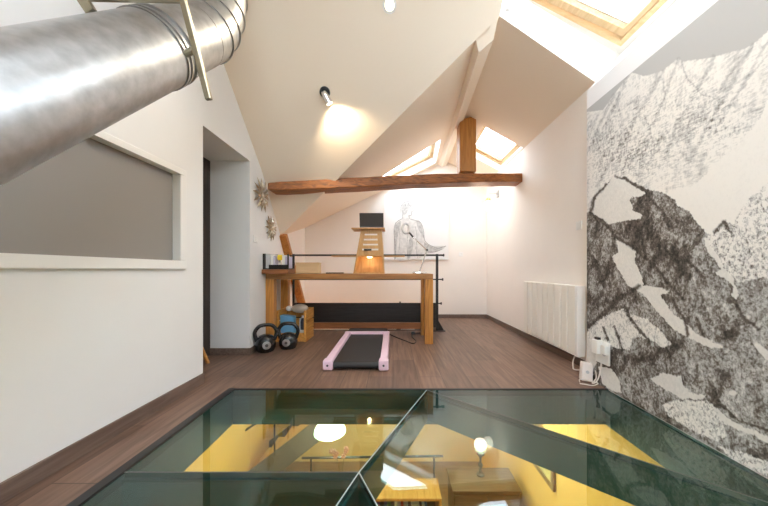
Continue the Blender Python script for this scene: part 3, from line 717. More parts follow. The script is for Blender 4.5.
# ------------------------------------------------------------------ duct
R0 = .147
q1 = Vector((-1.056, 1.27, 1.876)); q0 = q1-Vector((.0637, 1, 1.064))*1.60
du = thing('ventilation_duct', 'large galvanised metal ventilation duct running up to the ceiling', 'duct', q1)
m = MB(); m.tube([q0, q1], R0, 48); m.build('straight_section', 'galv', du, smooth=True)
m = MB()
d = (q1-q0).normalized()
for k in (0, .03, .075): m.tube([q1+d*(k-.006), q1+d*(k+.006)], R0+.006, 48)
m.build('joint_collar', 'galv2', du, smooth=True)
m = MB(); m.tube([q1+d*.0, q1+d*.36], R0-.004, 48); m.build('coupling', 'galv', du, smooth=True)
el = [q1+d*.36]; ang = math.atan2(d.z, d.y)
cur = el[0].copy(); segs = []
for k in range(5):
    a = ang+(math.pi/2-ang)*(k+.0)/4
    nxt = cur+Vector((0.005, math.cos(a), math.sin(a)))*.125
    segs.append((cur, nxt)); cur = nxt
pts = [segs[0][0]]+[s[1] for s in segs]+[Vector((cur.x, cur.y, slope1(cur.y)+.25))]
for i in range(5):
    m = MB(); m.tube([pts[i], pts[i+1]], R0-.004, 48, cap=False); m.build('elbow_gore', 'galv', du, smooth=True)
m = MB(); m.tube([pts[5], pts[6]], R0-.004, 48, cap=False); m.build('riser', 'galv', du, smooth=True)
m = MB()
for i in range(1, 5):
    dd = ((pts[i+1]-pts[i]).normalized()+(pts[i]-pts[i-1]).normalized()).normalized(); m.tube([pts[i]-dd*.004, pts[i]+dd*.004], R0+.003, 48)
m.build('elbow_seam', 'galv2', du, smooth=True)
# hanger: two struts and a clamp strap
hg = thing('duct_hanger', 'zinc channel strut and clamp hanging the duct from the roof', 'bracket', q1+Vector((.25,.1,.3)))
s0, s1 = at(209, 100, 1.10), at(183, 0, 1.04)
m = MB(); m.bar(s0, s0+(s1-s0)*2.4, .022, .018, (0,-1,0)); m.build('channel_strut', 'rod', hg, bevel=.003)
t0, t1 = at(92, 13, 1.06), at(78, -8, 1.05)
m = MB(); m.bar(t0, t1+(t1-t0)*2, .035, .02, (0,-1,0)); m.build('far_strut', 'rod', hg, bevel=.003)
m = MB(); m.tube([at(186,54,1.09), at(197,48,1.07)], .012, 8); m.build('bolt', 'rod', hg)
m = MB(); m.bar(at(84,-6,1.07), at(182,-4,1.055), .008, .05, (0,0,1)); m.build('cross_channel', 'rod', hg)

# ------------------------------------------------------------------ lamps upstairs
def ceiling_spot(pos, label, beam, energy):
    n1 = Vector((0, -.677, -.736))                       # normal of the slope, into the room
    r = thing('ceiling_spotlight', label, 'ceiling light', pos, 'ceiling spotlights')
    m = MB(); m.lathe(pos, [(.05,0),(.05,.018),(.03,.03),(.0,.031)], n1); m.build('base', 'black', r, smooth=True)
    d = Vector(beam).normalized(); k = Vector(pos)+n1*.045
    m = MB(); m.tube([Vector(pos)+n1*.02, k], .011, 10); m.build('stem', 'black', r, smooth=True)
    m = MB(); m.lathe(k-d*.02, [(.0,0),(.022,.002),(.03,.02),(.034,.07),(.036,.11),(.030,.112)], d); m.build('lamp_head', 'chrome', r, smooth=True)
    m = MB(); m.lathe(k+d*.088, [(.028,0),(.024,.012),(.0,.016)], d); m.build('bulb', 'bulb', r, smooth=True)
    return r, k+d*.125, d
yy = 2.82
pos = Vector((-.2345*yy, yy, slope1(yy)))
r, k, d = ceiling_spot(pos, 'small chrome spotlight on a black base on the sloping ceiling', (.35, .35, -.62), 0)
l = lamp('spot_beam', 'SPOT', k, 24, (1, .80, .53), r, shadow_soft_size=.03, spot_size=math.radians(130), spot_blend=.7); aim(l, (.28,.62,-.45))
yy = 2.36
pos2 = Vector((-.012*yy, yy, slope1(yy)+.0))
dl = thing('recessed_downlight', 'round recessed downlight at the top of the sloping ceiling', 'ceiling light', pos2)
n1 = Vector((0,-.677,-.736))
m = MB(); m.lathe(pos2, [(.055,0),(.055,.006),(.038,.008)], n1); m.build('bezel', 'white', dl, smooth=True)
m = MB(); m.lathe(pos2+n1*.006, [(.036,0),(.034,.004)], n1); m.build('lens', 'bulb', dl)
l = lamp('down_beam', 'SPOT', pos2+n1*.05, 60, (1, .83, .60), dl, shadow_soft_size=.04, spot_size=math.radians(150), spot_blend=.6); aim(l, n1)

# wall sconce on the right wall
sy = 4.95; sz = 2.20
sc = thing('wall_sconce', 'brass wall lamp with a glowing glass globe on the right wall', 'wall lamp', (XR, sy, sz))
m = MB(); m.box((XR-.022,sy-.05,sz-.045),(XR,sy+.05,sz+.075)); m.build('wall_plate', 'steel', sc, bevel=.006)
m = MB(); m.tube(spline([(XR-.02,sy,sz+.02),(XR-.10,sy,sz+.03),(XR-.165,sy,sz+.02),(XR-.175,sy,sz-.04)],6), .009, 10); m.build('arm', 'steel', sc, smooth=True)
m = MB(); m.lathe((XR-.175,sy,sz-.11), [(.045,0),(.04,.03),(.022,.06),(.0,.075)]); m.build('lamp_holder', 'brass', sc, smooth=True)
m = MB(); m.ball((XR-.175,sy,sz-.185), .085, 24); m.build('globe', 'globe', sc, smooth='all')
lamp('sconce_light', 'POINT', (XR-.34, sy-.10, sz-.20), 5, (1, .80, .60), sc, shadow_soft_size=.1)

# ------------------------------------------------------------------ wall decorations and switches
def sunburst(c, R, label, seed):
    rnd = random.Random(seed)
    r = thing('sunburst_wall_decoration', label, 'wall decoration', c, 'metal sunburst decorations')
    m1, m2 = MB(), MB()
    for lay, (mb, cnt, r0, r1, off) in enumerate(((m1, 12, .10, 1.0, .02), (m2, 12, .16, .72, .045))):
        for k in range(cnt):
            a = 2*math.pi*(k+.5*lay)/cnt; L = R*r1*rnd.uniform(.88,1.0)
            d = Vector((0, math.cos(a), math.sin(a))); s = Vector((0, -d.z, d.y)); nx = Vector((1,0,0))
            b0 = c+nx*off+d*R*r0; b1 = c+nx*(off+.014)+d*L*.62; b2 = c+nx*(off+.004)+d*L; wd = R*.075
            mb.add([b0, b1-s*wd, b1+s*wd, b2, b1+nx*.014, b1-nx*.012], [(0,1,4),(0,4,2),(1,3,4),(4,3,2),(1,0,5),(5,0,2),(3,1,5),(3,5,2)])
    m1.build('outer_petals', 'petal1', r); m2.build('inner_petals', 'petal2', r)
    m = MB(); m.lathe(c, [(.03,0),(R*.17,.03),(R*.17,.05),(R*.08,.062),(0,.064)], (1,0,0), 20); m.build('boss', 'petal2', r, smooth=True)
sunburst(Vector((XL-.018, 3.40, 1.80)), .222, 'larger metal sunburst of pointed petals, upper one beside the doorway', 1)
sunburst(Vector((XL-.042, 3.72, 1.455)), .18, 'smaller metal sunburst of pointed petals below the larger one', 2)
def switch(c, n, label, name='light_switch', w=.08):
    n = Vector(n); c = Vector(c); u = Vector((0,0,1)); s = n.cross(u)
    r = thing(name, label, 'switch' if 'switch' in name else 'socket', c)
    def slab(m, hw, hh, t0, t1):
        m.hexa([c-s*hw-u*hh+n*t0, c+s*hw-u*hh+n*t0, c+s*hw-u*hh+n*t1, c-s*hw-u*hh+n*t1, c-s*hw+u*hh+n*t0, c+s*hw+u*hh+n*t0, c+s*hw+u*hh+n*t1, c-s*hw+u*hh+n*t1])
    m = MB(); slab(m, w/2, w/2, 0, .01); m.build('plate', 'white', r, bevel=.003)
    m = MB()
    if 'switch' in name: slab(m, w*.28, w*.32, .01, .015); m.build('rocker', 'whiteframe', r, bevel=.002)
    else: m.lathe(c+n*.008, [(.024,0),(.024,.004),(.02,.002)], n); m.build('socket_face', 'whiteframe', r)
switch((XL-.006, 3.27, 1.27), (1,-.08,0), 'white light switch on the left wall below the sunburst decorations')
switch((XR, 2.80, 1.35), (-1,0,0), 'white light switch on the right wall above the radiator near the mural')
switch((1.30, YB, 1.22), (0,-1,0), 'white socket plate on the back wall right of the canvas', 'wall_socket')
sd = thing('smoke_detector', 'small white smoke detector at the edge of the big roof window well', 'smoke detector', (.955, 2.405, 3.12))
m = MB(); m.lathe((.955, 2.408, 3.12), [(.05,0),(.05,.02),(.038,.034),(0,.036)], (0,-1,0)); m.build('housing', 'white', sd, smooth=True)
m = MB(); m.lathe((.955, 2.372, 3.12), [(.012,0),(.012,.004)], (0,-1,0)); m.build('test_button', 'paper2', sd)

# ------------------------------------------------------------------ canvas on the back wall
yc = YB-.03
cv = thing('canvas_painting', 'large pale canvas with a grey pencil figure on the back wall', 'painting', (.42, YB, 1.12))
cx0, cx1, cz0, cz1 = -.17, 1.06, 1.115, 2.36
m = MB(); m.box((cx0,yc,cz0),(cx1,YB-.002,cz1)); m.build('canvas', 'canvas', cv, bevel=.004)
def cp(px, py): p = at(px, py, yc-.002); return (p.x, yc-.002, p.z)
def wash(pts, k=0, n=3): return [(p[0], yc-.0015-.0012*k, p[2]) for p in spline([cp(*q) for q in pts]+[cp(*pts[0])], n)[:-1]]
m = MB(); m.prism(wash([(394,232),(395,224),(400,220),(403,216),(401,208),(404,202),(410,201),(414,206),(412,213),(413,219),(419,220),(422,226),(424,238),(430,245),(440,246),(446,246),(440,251),(428,254),(418,259),(410,259),(396,259)],0), (0,-.001,0)); m.build('figure_wash', 'wash2', cv)
m = MB()
m.prism(wash([(401,206),(405,202),(409,202),(412,206),(409,209),(406,214),(402,214)],1), (0,-.001,0))
m.prism(wash([(394,230),(396,224),(401,221),(400,228),(397,240),(396,256),(394,258)],1), (0,-.001,0))
m.prism(wash([(416,221),(420,222),(422,228),(424,238),(421,234),(418,228)],1), (0,-.001,0))
m.prism(wash([(409,240),(412,236),(413,246),(410,258),(407,258)],1), (0,-.001,0))
m.prism(wash([(424,242),(434,248),(443,247),(436,251),(426,252)],1), (0,-.001,0))
m.build('shading', 'wash', cv)
m = MB()
def stroke(pts, r=.004):
    m.tube(spline([cp(*q) for q in pts], 5), r, 5)
stroke([(401,214),(400.5,208),(403,203),(408,201.5),(412,203.5),(413.5,206)])
stroke([(413.5,206),(412.5,208),(413.8,210.5),(411.5,212),(411.5,215),(408,216)])
stroke([(402,214),(402.5,218),(398,221),(395,224.5),(394,232),(395,246),(395.5,259)])
stroke([(409,216),(410,219),(416,220.5),(421,223),(423.5,231),(425,241),(431,246)])
stroke([(431,246),(438,248),(446,246)]); stroke([(426,252),(434,252),(442,249)])
stroke([(406,222),(408,232),(407,244),(408,258)],.003); stroke([(398,226),(400,236),(399,250)],.003); stroke([(415,226),(417,236),(416,248),(418,258)],.003)
stroke([(405,204),(406,208),(404,211)],.003); stroke([(408,203),(410,206)],.003)
m.build('pencil_lines', 'graphite', cv)

# ------------------------------------------------------------------ railing of the stairwell
yr = 4.38
rg = thing('stair_railing', 'black metal stairwell railing with a solid dark lower panel behind the desk', 'railing', (.66, yr, 0))
for px0, px1, py in ((292.5,443.5,255.2),(292.5,442.5,279.4),(292.5,441,303.4)):
    a, b = at(px0,py,yr), at(px1,py,yr); b.z = a.z
    m = MB(); m.bar(a, b, .012 if py > 260 else .022, .018 if py > 260 else .026); rr = m.build('rail', 'black', rg, bevel=.003)
    m = MB(); m.lathe(b-Vector((.01,0,0)), [(.006,0),(.020,.004),(.020,.020),(.006,.024)], (1,0,0), 14); m.build('rail_end', 'black', rr, smooth=True)
m = MB(); xp = at(437,255,yr).x; m.box((xp-.018,yr-.018,0),(xp+.018,yr+.018,at(437,254,yr).z)); m.build('post', 'black', rg, bevel=.003)
m = MB(); xl = at(293.5,255,yr).x; m.box((xl-.014,yr-.014,0.012),(xl+.014,yr+.014,at(437,254,yr).z)); m.build('end_post', 'black', rg, bevel=.003)
m = MB(); m.prism([(xp-.02,yr-.006,0),(xp+.11,yr-.006,0),(xp+.018,yr-.006,.16),(xp-.02,yr-.006,.16)], (0,.012,0)); m.box((xp-.06,yr-.04,0),(xp+.12,yr+.02,.012)); m.build('base_bracket', 'black', rg)
m = MB(); m.box((xl+.014,yr-.008,.055),(xp-.018,yr+.008,at(437,303,yr).z)); m.build('lower_panel', 'blackpanel', rg)

# ------------------------------------------------------------------ desk
dx0, dx1, dy0, dy1, dz = -1.578, .497, 3.59, 4.17, .872
dk = thing('desk', 'long high oak desk with thick legs against the stair railing', 'desk', (-.54, 3.88, 0))
m = MB(); m.box((dx0,dy0,dz-.068),(dx1,dy1,dz)); m.build('desk_top', 'desk', dk, bevel=.004)
for (x, y) in ((dx0,dy0),(dx1-.10,dy0),(dx0,dy1-.10),(dx1-.10,dy1-.10)):
    m = MB(); m.box((x,y,0),(x+.10,y+.10,dz-.068)); m.build('leg', 'deskleg', dk, bevel=.004, origin=(x+.05,y+.05,0))
m = MB(); m.box((dx0+.10,dy1-.07,.085),(dx1-.10,dy1-.03,.175)); m.build('rear_stretcher', 'board', dk, bevel=.003)

# wooden board with organiser
bd = MB(); bd.box((-1.588,3.47,dz+.001),(-1.255,3.73,dz+.055)); o = bd.build('wooden_board', 'board', bevel=.005)
tag(o, 'thick reddish wooden board lying on the left end of the desk', 'board')
zt = dz+.056
ogz = thing('desk_organiser', 'black wire frame organiser standing on the reddish board', 'organiser', (-1.42,3.62,zt))
m = MB(); m.box((-1.575,3.50,zt),(-1.548,3.72,zt+.19)); m.build('side_panel', 'black', ogz, bevel=.002)
m = MB(); m.box((-1.548,3.50,zt),(-1.262,3.72,zt+.012)); m.box((-1.50,3.50,zt),(-1.262,3.508,zt+.055)); m.build('tray', 'black', ogz)
m = MB(); m.box((-1.275,3.50,zt),(-1.262,3.515,zt+.185)); m.build('front_post', 'black', ogz)
m = MB(); m.tube([(-1.555,3.72,zt+.185),(-1.262,3.72,zt+.175)], .006, 8); m.box((-1.275,3.71,zt),(-1.262,3.725,zt+.18)); m.build('wire_frame', 'black', ogz)
for i, (x, t, h, mt, nm) in enumerate([(-1.545,.05,.175,'paper2','thick grey magazine file at the left end of the organiser'),(-1.488,.030,.165,'paper','thin white notebook next to the grey magazine file in the organiser'),(-1.452,.022,.150,'lilac','thin lilac notebook upright in the organiser, left of the yellow tulip'),(-1.345,.030,.16,'paper','white card box upright in the organiser, right of the yellow tulip'),(-1.310,.030,.145,'lilac','lilac notebook at the right end of the organiser')]):
    m = MB(); m.box((x,3.52,zt+.013),(x+t,3.69,zt+.013+h)); o = m.build('notebook', mt, bevel=.002); tag(o, nm, 'notebook', 'papers in the desk organiser')
tu = thing('yellow_tulip', 'yellow flower in a small glass vase among the organiser papers', 'flower', (-1.39,3.56,zt+.013))
m = MB(); m.lathe((-1.39,3.56,zt+.013),[(.018,0),(.02,.05),(.014,.07)]); m.build('vase', 'paper', tu, smooth=True)
m = MB(); m.tube([(-1.39,3.56,zt+.07),(-1.388,3.56,zt+.12)],.004,8); m.build('stem', 'leaf', tu)
m = MB()
for k in range(6):
    a = k*math.pi/3; m.ball((-1.388+math.cos(a)*.016,3.56+math.sin(a)*.016,zt+.145), .018, 12, sq=(1,1,1.9))
m.build('blossom', 'yellow', tu, smooth='all')
# pale box on the desk
p0, p1 = at(296.5, 262, 3.95), at(319.5, 273.5, 3.95)
bx = thing('pale_wooden_box', 'pale tan box on the desk beside the organiser', 'box', ((p0.x+p1.x)/2, 3.98, dz))
m = MB(); m.box((p0.x,3.92,dz+.001),(p1.x,4.05,dz+.135)); m.build('body', 'box', bx, bevel=.006)
m = MB(); m.box((p0.x-.003,3.917,dz+.135),(p1.x+.003,4.053,dz+.15)); m.build('lid', 'box', bx, bevel=.003)
# glasses-like dark pens on the desk
for i, (xa_, xb_, nm) in enumerate([(326,336,'black pen lying on the desk left of the laptop stand, nearer the box'),(333,343.5,'black pen lying on the desk just left of the laptop stand')]):
    a, b = at(xa_,274,3.72), at(xb_,273.6,3.80); a.z = b.z = dz+.009
    t = thing('pen', nm, 'pen', a); m = MB(); m.tube([a,b], .008, 8); m.build('barrel', 'black', t, smooth=True)
    dd = (b-a).normalized(); m = MB(); m.tube([b, b+dd*.02], [.007,.001], 8); m.build('tip', 'steel', t, smooth=True)
# standing-desk converter
ys_ = 3.78
cb = thing('laptop_stand', 'tapered plywood standing desk converter with slots, on the desk', 'laptop stand', (-.32, ys_+.1, dz))
def X(px, d=ys_): return (px-CX)*d/F
def Z(py, d=ys_): return H+(CY-py)*d/F
zt0, zt1 = dz+.001, Z(229.5)
xb0, xb1, xt0, xt1 = X(353.5), X(384.5), X(361), X(381.5)
def tx(z, s): 
    u = (z-zt0)/(zt1-zt0); return (xb0+(xt0-xb0)*u) if s < 0 else (xb1+(xt1-xb1)*u)
# slotted front board in rows
zlow = Z(255.5)
m = MB(); slots = [Z(234.5), Z(239.5), Z(244.5), Z(249.5)]
zz = [zlow]
for z in sorted(slots): zz += [z-.011, z+.011]
zz.append(zt1)
for i in range(len(zz)-1):
    a, b = zz[i], zz[i+1]
    slot = i % 2 == 1
    for (l0, l1) in ((tx(a,-1),None),) if not slot else ((tx(a,-1),.06),(tx(a,1),-.06)):
        if not slot:
            m.hexa([(tx(a,-1),ys_,a),(tx(a,1),ys_,a),(tx(a,1),ys_+.018,a),(tx(a,-1),ys_+.018,a),(tx(b,-1),ys_,b),(tx(b,1),ys_,b),(tx(b,1),ys_+.018,b),(tx(b,-1),ys_+.018,b)])
        else:
            x0, x1 = sorted((l0, l0+l1)); m.box((x0,ys_,a),(x1,ys_+.018,b))
m.build('slotted_board', 'ply', cb)
for s in (-1, 1):
    m = MB(); k = .016*(-s)
    x0, x1 = tx(zt0,s), tx(zt1,s)
    m.hexa([(x0,ys_-.03,zt0),(x0+k,ys_-.03,zt0),(x0+k,ys_+.27,zt0),(x0,ys_+.27,zt0),(x1,ys_+.0,zt1),(x1+k,ys_+.0,zt1),(x1+k,ys_+.22,zt1),(x1,ys_+.22,zt1)])
    m.build('side_board', 'ply', cb)
m = MB(); m.box((X(352),ys_-.06,zt1),(X(384.8),ys_+.22,zt1+.016)); m.build('laptop_shelf', 'ply', cb, bevel=.002)
m = MB(); m.box((X(331),ys_+.02,zlow-.012),(X(405),ys_+.20,zlow)); m.build('keyboard_shelf', 'ply', cb, bevel=.002)
m = MB(); m.box((xb0+.01,ys_+.20,zt0),(xb1-.01,ys_+.215,zlow-.012)); m.build('back_board', 'ply', cb)
m = MB(); m.box((xb0+.012,ys_-.02,zt0),(xb1-.012,ys_+.0,zt0+.02)); m.build('front_lip', 'ply', cb)
pk = thing('puck_light', 'small glowing lamp under the shelf of the plywood stand', 'lamp', ((xb0+xb1)/2, ys_+.1, zlow-.014))
m = MB(); m.lathe(((xb0+xb1)/2, ys_+.10, zlow-.026), [(.03,0),(.034,.004),(.034,.012)]); m.build('lens', 'puck', pk, smooth=True)
lamp('puck_beam', 'POINT', ((xb0+xb1)/2, ys_+.06, zlow-.05), 0.8, (1, .74, .42), pk, shadow_soft_size=.02)
m = MB(); m.box((X(364),ys_-.022,Z(250.6)),(X(371.5),ys_-.002,Z(249))); o = m.build('slot_peg', 'black', cb)
# laptop
lt = thing('laptop', 'open black laptop on the top shelf of the plywood stand', 'laptop', ((xt0+xt1)/2, ys_+.05, zt1+.016))
zl = zt1+.017
m = MB(); m.box((X(360),ys_-.03,zl),(X(383.6),ys_+.17,zl+.014)); m.build('keyboard_base', 'alu', lt, bevel=.003)
m = MB(); m.hexa([(X(360),ys_-.03,zl+.014),(X(383.6),ys_-.03,zl+.014),(X(383.6),ys_-.018,zl+.014),(X(360),ys_-.018,zl+.014),(X(360),ys_-.07,zl+.185),(X(383.6),ys_-.07,zl+.185),(X(383.6),ys_-.058,zl+.185),(X(360),ys_-.058,zl+.185)]); m.build('screen_lid', 'screen', lt, bevel=.003)

# desk lamp
yl = 3.85
dlm = thing('desk_lamp', 'silver jointed desk lamp with a ring head on the right end of the desk', 'desk lamp', at(421,272,yl))
bz = dz+.001; bxx = X(419.5, yl)
m = MB(); m.lathe((bxx,yl,bz), [(.10,0),(.10,.012),(.085,.022),(.02,.03),(.0,.031)]); m.build('base', 'chrome', dlm, smooth=True)
e1, e2 = Vector((X(427,yl),yl,Z(250,yl))), Vector((X(413,yl),yl,Z(237,yl)))
m = MB(); m.tube([(bxx,yl,bz+.03), e1], .009, 10); m.build('lower_arm', 'chrome', dlm, smooth=True)
m = MB(); m.tube([e1, e2], .008, 10); m.build('upper_arm', 'chrome', dlm, smooth=True)
m = MB(); m.ball(e1, .015, 12); m.build('elbow_joint', 'black', dlm, smooth='all')
hc = Vector((X(406,yl), yl, Z(228.5,yl)))
m = MB(); m.tube([e2, e2.lerp(hc,.55)], .012, 10); m.build('neck', 'black', dlm, smooth=True)
ring = []
for k in range(29):
    a = 2*math.pi*k/28; ring.append(hc+Vector((math.cos(a)*.046, math.sin(a)*.02, math.sin(a)*.068)))
m = MB(); m.tube(ring, .016, 10, cap=False); m.build('lamp_head', 'steel', dlm, smooth='all')

# ------------------------------------------------------------------ treadmill
tx0, tx1, ty0, ty1 = -.634, -.045, 2.62, 3.86
tm = thing('treadmill', 'flat walking treadmill with pink side rails and black belt on the floor', 'treadmill', ((tx0+tx1)/2, 3.2, 0))
m = MB(); rw = .082
def rail(x0, x1):
    m = MB(); m.hexa([(x0,ty0+.09,.02),(x1,ty0+.09,.02),(x1,ty1-.05,.02),(x0,ty1-.05,.02),(x0+.006,ty0+.09,.098),(x1-.006,ty0+.09,.098),(x1-.006,ty1-.05,.105),(x0+.006,ty1-.05,.105)]); m.build('side_rail', 'pink', tm, bevel=.01, seg=3, origin=((x0+x1)/2,3.2,.05))
rail(tx0, tx0+rw); rail(tx1-rw, tx1)
for x0, x1 in ((tx0-.004, tx0+rw+.003),(tx1-rw-.003, tx1+.004)):
    m = MB(); m.box((x0,ty0,.008),(x1,ty0+.095,.10)); e = m.build('end_cap', 'pink', tm, bevel=.012, seg=3, origin=((x0+x1)/2,ty0,.05))
    m = MB(); m.lathe(((x0+x1)/2,ty0+.001,.055), [(.010,0),(.010,.004),(0,.005)], (0,-1,0), 12); m.build('screw', 'alu', e)
m = MB(); m.box((tx0+.0,ty1-.06,.02),(tx1-.0,ty1-.0,.108)); m.build('front_bar', 'pink', tm, bevel=.012, seg=3)
m = MB(); m.box((tx0+.03,ty1,.03),(tx1-.03,ty1+.16,.115)); m.build('motor_hood', 'black', tm, bevel=.012)
m = MB(); pr = []
for k in range(9):
    a = -math.pi/2-math.pi*k/8; pr.append((ty0+.055+math.cos(a)*.032, .045+math.sin(a)*.032))
pr += [(ty1-.06,.077),(ty1-.06,.013)]
m.prism([(tx0+rw+.004,y,z) for y,z in pr], (tx1-tx0-2*rw-.008,0,0)); m.build('belt', 'rubber', tm)
for x in (tx0+.04, tx1-.04):
    for y in (ty0+.2, ty1-.1): m = MB(); m.box((x-.02,y-.02,0),(x+.02,y+.02,.02)); m.build('foot', 'rubber', tm)
def cable(name, pts, r, matn, label):
    m = MB(); m.tube(spline(pts, 7), r, 7); o = m.build(name, matn, smooth='all'); return tag(o, label, 'cable')
def fp(px, py, z=.008):
    d = (H-z)*F/(py-CY); return (( px-CX)*d/F, d, z)
cable('power_cable', [fp(389,334),fp(398,338),fp(406,341),fp(413,343.5),fp(416,341),fp(412,336.5),fp(414,333.5),fp(424,333)], .007, 'black', 'black power cable trailing from the treadmill across the floor')
pp = Vector(fp(413,333.5)); m = MB(); m.box((pp.x-.025,pp.y-.02,.0),(pp.x+.025,pp.y+.02,.035)); o = m.build('inline_adapter', 'black', bevel=.006); tag(o, 'small black adapter block on the treadmill cable by the desk leg', 'adapter')

# ------------------------------------------------------------------ kettlebells
def kettlebell(c, rz, R, label):
    r = thing('kettlebell', label, 'kettlebell', c, 'black kettlebells'); c = Vector(c)
    m = MB(); m.lathe(c, [(R*.62,0),(R*.80,.01),(R*.97,R*.45),(R*1.0,R*.85),(R*.90,R*1.32),(R*.62,R*1.66),(R*.3,R*1.8),(0,R*1.82)], n=32); m.build('bell', 'vinyl', r, smooth=True)
    u = Vector((math.cos(rz), math.sin(rz), 0)); n = Vector((math.sin(rz), -math.cos(rz), 0))
    zt = R*1.35; hz = R*2.62
    pts = spline([c+u*R*.84+Vector((0,0,zt-.02)), c+u*R*1.04+Vector((0,0,R*1.95)), c+u*R*.84+Vector((0,0,hz-.02)), c+u*R*.42+Vector((0,0,hz+.012)), c-u*R*.42+Vector((0,0,hz+.012)), c-u*R*.84+Vector((0,0,hz-.02)), c-u*R*1.04+Vector((0,0,R*1.95)), c-u*R*.84+Vector((0,0,zt-.02))], 6)
    m = MB(); m.tube(pts, .021, 14); m.build('handle', 'vinyl', r, smooth='all')
    q = c+n*R*.90+Vector((0,0,R*.85)); m = MB(); m.lathe(q, [(R*.40,0),(R*.40,R*.12),(R*.30,R*.14),(0,R*.13)], n, 24); bdg = m.build('badge', 'steel', r, smooth=True)
    m = MB(); m.lathe(q+n*R*.13, [(R*.16,0),(R*.16,R*.02)], n, 16); m.build('badge_centre', 'alu', bdg)
kettlebell((-1.435, 3.27, 0), .5, .109, 'left black kettlebell, nearer the doorway wall')
kettlebell((-1.228, 3.40, 0), .12, .106, 'right black kettlebell, in front of the wooden crate')

# ------------------------------------------------------------------ crate and contents
cx_0, cx_1, cy_0, cy_1, ch = -1.49, -1.11, 3.72, 4.06, .40
cr = thing('wooden_crate', 'open orange wooden crate under the left end of the desk', 'crate', (-1.25, 3.9, 0))
m = MB(); m.box((cx_0,cy_0,0),(cx_1,cy_1,.014)); m.build('bottom', 'crate', cr)
for k, (z0, z1) in enumerate(((.014,.125),(.14,.25),(.265,ch))):
    m = MB(); m.box((cx_1-.014,cy_0,z0),(cx_1,cy_1,z1)); m.build('side_slat', 'crate', cr, bevel=.002)
    m = MB(); m.box((cx_0,cy_0,z0),(cx_0+.014,cy_1,z1)); m.build('side_slat', 'crate', cr, bevel=.002)
    m = MB(); m.box((cx_0+.014,cy_1-.014,z0),(cx_1-.014,cy_1,z1)); m.build('back_slat', 'crate', cr, bevel=.002)
m = MB(); m.box((cx_0+.014,cy_0,.014),(cx_1-.014,cy_0+.014,.11)); m.build('front_slat', 'crate', cr, bevel=.002)
for x in (cx_0, cx_1-.03):
    m = MB(); m.box((x,cy_0-.014,0),(x+.03,cy_0,ch)); m.build('corner_post', 'crate', cr, bevel=.002)
m = MB(); m.hexa([(-1.46,3.78,.02),(-1.29,3.76,.02),(-1.29,3.86,.02),(-1.46,3.88,.02),(-1.47,3.77,.33),(-1.29,3.75,.315),(-1.29,3.86,.315),(-1.47,3.88,.33)]); o = m.build('blue_box', 'blue', bevel=.004); tag(o, 'light blue box standing in the wooden crate', 'box')
pl = MB(); pl.ball((-1.27, 3.955, .395), .10, 24, sq=(1.15,.85,.60)); o = pl.build('rolled_cushion', 'cloth', smooth='all'); tag(o, 'beige rolled cloth cushion lying on top of the wooden crate', 'cushion')
m = MB(); m.ball((-1.42, 3.97, .395), .055, 18, sq=(.8,.9,.7)); o = m.build('white_towel', 'paper', smooth='all'); tag(o, 'small crumpled white towel on the crate left of the beige cushion', 'towel')
bt = thing('water_bottle', 'white and dark bottle standing in the crate front corner', 'bottle', (-1.170,3.79,.015))
m = MB(); m.lathe((-1.170,3.79,.015),[(.035,0),(.038,.01),(.038,.13)]); m.build('body', 'paper', bt, smooth=True)
m = MB(); m.lathe((-1.170,3.79,.145),[(.038,0),(.038,.10),(.022,.15)]); m.build('dark_body', 'darkbook', bt, smooth=True)
m = MB(); m.lathe((-1.170,3.79,.295),[(.023,0),(.023,.03),(0,.031)]); m.build('cap', 'paper', bt, smooth=True)
m = MB(); m.box((-1.24,3.84,.016),(-1.22,4.0,.28)); o = m.build('book', 'paper', bevel=.002); tag(o, 'white book upright in the crate beside the bottle', 'book')

# ------------------------------------------------------------------ radiator
rx0, rx1, ry0, ry1, rz0, rz1 = 1.70, 1.785, 2.69, 3.80, .115, .775
ra = thing('radiator', 'white electric panel radiator with vertical ribs on the right wall', 'radiator', ((rx0+rx1)/2, 3.25, rz0))
nf = 9; wd = (ry1-ry0-.03)/nf
for k in range(nf):
    y0 = ry0+.03+k*wd
    m = MB(); m.box((rx0+.006,y0+.007,rz0),(rx1-.012,y0+wd-.007,rz1)); m.build('rib', 'radiator', ra, bevel=.012, seg=3, origin=(rx0,y0,rz0))
m = MB(); m.box((rx0+.002,ry0-.01,rz0-.004),(rx1,ry0+.032,rz1-.004)); m.build('control_panel', 'white', ra, bevel=.008)
m = MB(); m.box((rx0+.045,ry0+.03,rz0+.01),(rx1-.002,ry1-.004,rz1-.008)); m.build('core', 'radiator', ra)
m = MB(); m.box((rx1-.002,2.9,.3),(XR,2.95,.6)); m.box((rx1-.002,3.5,.3),(XR,3.55,.6)); m.build('bracket', 'steel', ra)
_c = cable('power_cord', [(1.76,2.78,.125),(1.74,2.80,.05),(1.70,2.74,.012),(1.66,2.66,.01),(1.665,2.58,.03),(1.69,2.55,.05)], .006, 'cable_w', 'white radiator cord looping to the floor beside the mural')
_c.parent = ra; _c.location = -ra.location
for _k in ('label','category'): del _c[_k]

